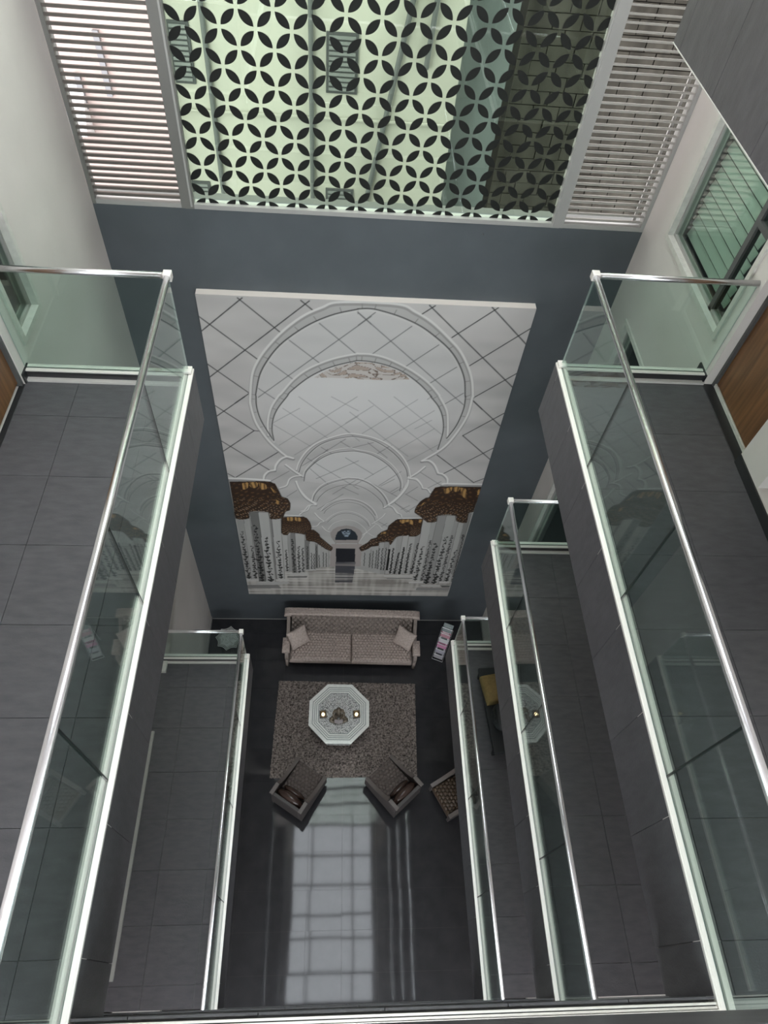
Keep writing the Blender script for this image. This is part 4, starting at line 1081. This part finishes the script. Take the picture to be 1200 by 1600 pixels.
# ---------------------------------------------------------------- octagonal table and what stands on it
TZ = .46
def octagon(r):
    return [(r/math.cos(math.pi/8)*math.cos(math.pi/8+k*math.pi/4), r/math.cos(math.pi/8)*math.sin(math.pi/8+k*math.pi/4)) for k in range(8)]
def ring(mb, ro, ri, z0, z1):
    a, b = octagon(ro), octagon(ri)
    return mb.add([(x, y, z1) for x, y in a]+[(x, y, z1) for x, y in b]+[(x, y, z0) for x, y in a]+[(x, y, z0) for x, y in b],
                  [(k, (k+1) % 8, 8+(k+1) % 8, 8+k) for k in range(8)]+[(16+k, 16+(k+1) % 8, (k+1) % 8, k) for k in range(8)]+[(8+k, 8+(k+1) % 8, 24+(k+1) % 8, 24+k) for k in range(8)])
tb = empty('coffee_table', (.215, 4.485, RUG_Z), math.radians(-1))
tag(tb, 'white inlaid octagonal coffee table on the taupe rug', 'table')
top = MB().prism(octagon(.575), TZ-RUG_Z-.035, TZ-RUG_Z-.002).build('tabletop', 'marble', tb)
z = TZ-RUG_Z-.0019
MB().prism(octagon(.385), z, z+.0006).build('mosaic_field', 'mosaic', top)
for ro, ri in ((.512, .498), (.474, .462), (.440, .428), (.400, .386)):
    ring(MB(), ro, ri, z, z+.0008).build('inlay_ring', 'inlay_line', top)
ap = MB().prism(octagon(.53), .17, TZ-RUG_Z-.0352).build('apron', 'mosaic', tb)
for k in range(8):
    x, y = octagon(.46)[k]
    leg(tb, x, y, .17, .03, .045)

def figurine():
    f = empty('seated_figurine', (.205, 4.43, TZ+.002))
    f.scale = (1.3, 1.3, 1.3)
    tag(f, 'small bronze figurine sitting cross-legged with an open book', 'figurine')
    mb = MB()
    mb.ball((0, .03, .095), (.056, .05, .09)).ball((0, .02, .17), (.05, .038, .045)).ball((0, .005, .24), (.034, .039, .046)).ball((0, -.028, .23), (.013, .015, .012), 10, 8)
    for s in (-1, 1):
        mb.ball((s*.052, .015, .175), (.024, .026, .03), 12, 8)
        for k in range(5):
            t = k/4
            mb.ball((s*(.064+.02*math.sin(t*3)-.03*t*t), .01-.085*t, .16-.08*t), (.018, .02, .022), 10, 8)
        for k in range(7):
            t = k/6
            mb.ball((s*(.03+.10*t-.02*t*t), -.005-.06*t, .032), (.036-.006*t, .034, .030), 12, 8)
        for k in range(6):
            t = k/5
            mb.ball((s*(.11-.13*t), -.075-.025*math.sin(t*3), .026), (.026-.005*t, .024, .022), 10, 8)
        mb.ball((s*.033, .0, .246), (.008, .012, .014), 8, 6)
    b = mb.build('body', 'bronze', f)
    r = b.modifiers.new('fuse', 'REMESH')
    r.mode, r.voxel_size, r.use_smooth_shade = 'VOXEL', .0055, True
    bk = MB()
    for s in (-1, 1):
        bk.add([(0, -.135, .072), (s*.062, -.13, .084), (s*.062, -.085, .104), (0, -.09, .092), (0, -.135, .066), (s*.062, -.13, .078), (s*.062, -.085, .098), (0, -.09, .086)],
               [(0, 1, 2, 3), (7, 6, 5, 4), (0, 4, 5, 1), (1, 5, 6, 2), (2, 6, 7, 3), (3, 7, 4, 0)])
    bk.build('book', 'page', f)
figurine()
for x, nm in ((-.09, 'left'), (.545, 'right')):
    c = empty('candle_holder', (x, 4.45, TZ+.001), math.radians(6))
    c.scale = (1.3, 1.3, 1.3)
    tag(c, 'square bronze holder with a lit candle, %s of the figurine' % nm, 'candle holder', 'candles on the table')
    MB().box(-.05, .05, -.05, .05, 0, .012).box(-.05, .05, .043, .05, .012, .055).box(-.05, -.043, -.05, .043, .012, .055).box(.043, .05, -.05, .043, .012, .055).box(-.043, .043, -.05, -.043, .012, .04).build('holder', 'candle_box', c)
    MB().tube((0, 0, .012), (0, 0, .045), .02, 14).build('candle', 'candle', c)

# ---------------------------------------------------------------- little octagonal stool, seen through the lower left glass
st = empty('octagonal_stool', (-2.03, 6.03, 0), math.radians(18))
tag(st, 'small carved octagonal stool behind the lower left balustrade', 'stool')
def scallop(r):
    out = []
    pts = octagon(r)
    for k in range(8):
        a, b = Vector(pts[k]), Vector(pts[(k+1) % 8])
        for t in (0, .25, .5, .75):
            p = a.lerp(b, t)
            out.append(tuple(p*(1-.12*math.sin(t*math.pi))))
    return out
stop = MB().prism(scallop(.25), .44, .46).build('seat', 'black_tile', st)
def carved(ro, ri, z):
    a, b = scallop(ro), scallop(ri)
    n = len(a)
    return MB().add([(x, y, z) for x, y in a]+[(x, y, z) for x, y in b]+[(x, y, z-.002) for x, y in a]+[(x, y, z-.002) for x, y in b],
                    [(k, (k+1) % n, n+(k+1) % n, n+k) for k in range(n)]+[(2*n+k, 2*n+(k+1) % n, (k+1) % n, k) for k in range(n)]+[(n+k, n+(k+1) % n, 3*n+(k+1) % n, 3*n+k) for k in range(n)])
carved(.245, .235, .4625).build('inlay_ring', 'marble', stop)
carved(.215, .205, .4625).build('inlay_ring', 'marble', stop)
MB().prism(scallop(.19), .4601, .4615).build('mosaic_field', 'mosaic', stop)
for k in range(0, 8, 2):
    x, y = octagon(.17)[k]
    leg(st, x, y, .44, .02, .03)

# ---------------------------------------------------------------- magazine rack with its magazines
rk = empty('magazine_rack', (2.30, 5.86, 0), math.radians(-22))
tag(rk, 'slim wire magazine rack beside the lowest right balustrade', 'magazine rack')
for s in (-1, 1):
    MB().tube((s*.115, -.10, .01), (s*.115, .20, .92), .006, 8).build('side_wire', 'clear', rk)
    MB().tube((s*.115, .30, .01), (s*.115, .20, .92), .006, 8).build('side_wire', 'clear', rk)
for k in range(7):
    t = k/6
    MB().tube((-.115, -.10+.30*t, .01+.91*t), (.115, -.10+.30*t, .01+.91*t), .006, 8).build('cross_wire', 'clear', rk)
mags = [('white magazine with a dark photo, on the lowest shelf of the wire rack', (.42, .40, .44), (.05, .05, .07)), ('black and white magazine on the second shelf of the rack', (.40, .38, .45), (.02, .02, .02)),
        ('pink magazine in the middle of the wire rack', (.48, .16, .30), (.25, .05, .12)), ('white magazine with a black band above the pink one', (.52, .48, .50), (.03, .03, .03)),
        ('deep red magazine near the top of the wire rack', (.30, .08, .12), (.6, .4, .45)), ('dark green magazine on the top shelf of the rack', (.06, .09, .085), (.1, .13, .12))]
ca, sa = math.cos(rk.rotation_euler.z), math.sin(rk.rotation_euler.z)
for k, (lab, c1, c2) in enumerate(mags):
    M['mag%da' % k] = mat('magazine_cover_%d' % k, c1, .3)
    M['mag%db' % k] = mat('magazine_print_%d' % k, c2, .3)
    ly, lz = -.09+.30*(k+.15)/6, .05+.91*(k+.15)/6
    mg = empty('magazine', (2.30-sa*ly, 5.86+ca*ly, lz), rk.rotation_euler.z)
    tag(mg, lab, 'magazine', 'magazines in the wire rack')
    ti = math.atan2(.30, .91)
    m1 = MB().box(-.10, .10, -.004, .004, 0, .20).build('cover', 'mag%da' % k, mg)
    m2 = MB().box(-.07, .06, -.0055, -.0041, .09, .15).box(-.085, .02, -.0055, -.0041, .165, .185).build('printed_panel', 'mag%db' % k, m1)
    m1.rotation_euler = (-ti-.25, 0, 0)

# ---------------------------------------------------------------- things left on the first floor balcony, right
fz = LEVELS[1][0]
bn = empty('low_bench', (2.52, 3.38, fz), math.radians(4))
tag(bn, 'low black bench on the first floor balcony under an ochre cushion', 'bench')
MB().box(-.24, .24, -.62, .64, .20, .26).build('seat', 'black_cloth', bn, bevel=.01)
MB().box(.20, .25, -.62, .64, .26, .46).build('backrest', 'black_cloth', bn, bevel=.01)
for sx in (-.2, .2):
    for sy in (-.56, .58):
        leg(bn, sx, sy, .2)
def soft(name, c, r, m, rz, label, cat):
    o = empty(name, (c[0], c[1], c[2]), math.radians(rz))
    tag(o, label, cat)
    return o
oc = cushion('cushion', 'ochre', None, .36, .42, .13, .3, 0, 30, 30, loc=(2.44, 3.66, fz+.262), crown=.06, hexed=False)
oc.rotation_euler = (0, math.radians(0), math.radians(10))
tag(oc, 'ochre cushion on the black bench of the first floor balcony', 'cushion')
bg_ = MB().ball((0, 0, .11), (.14, .20, .11), 20, 14).build('body', 'black_cloth', None, True)
hb = empty('handbag', (2.46, 3.22, fz+.262))
tag(hb, 'black cloth bag lying on the low bench below the ochre cushion', 'bag')
bg_.parent = hb
hd = MB()
pts = smooth_line([(-.10, -.10, .17), (-.13, -.06, .27), (-.13, .06, .27), (-.10, .10, .17)], 6)
for a, b in zip(pts[:-1], pts[1:]):
    hd.tube(a, b, .012, 8)
hd.build('strap', 'wire', hb)
bt = empty('water_bottle', (2.60, 3.40, fz+.262))
tag(bt, 'pale plastic bottle standing on the bench beside the ochre cushion', 'bottle')
MB().tube((0, 0, 0), (0, 0, .15), .032, 16).build('body', 'pale_plastic', bt, True)
MB().tube((0, 0, .1502), (0, 0, .18), .016, 12).build('cap', 'frame_dark', bt, True)
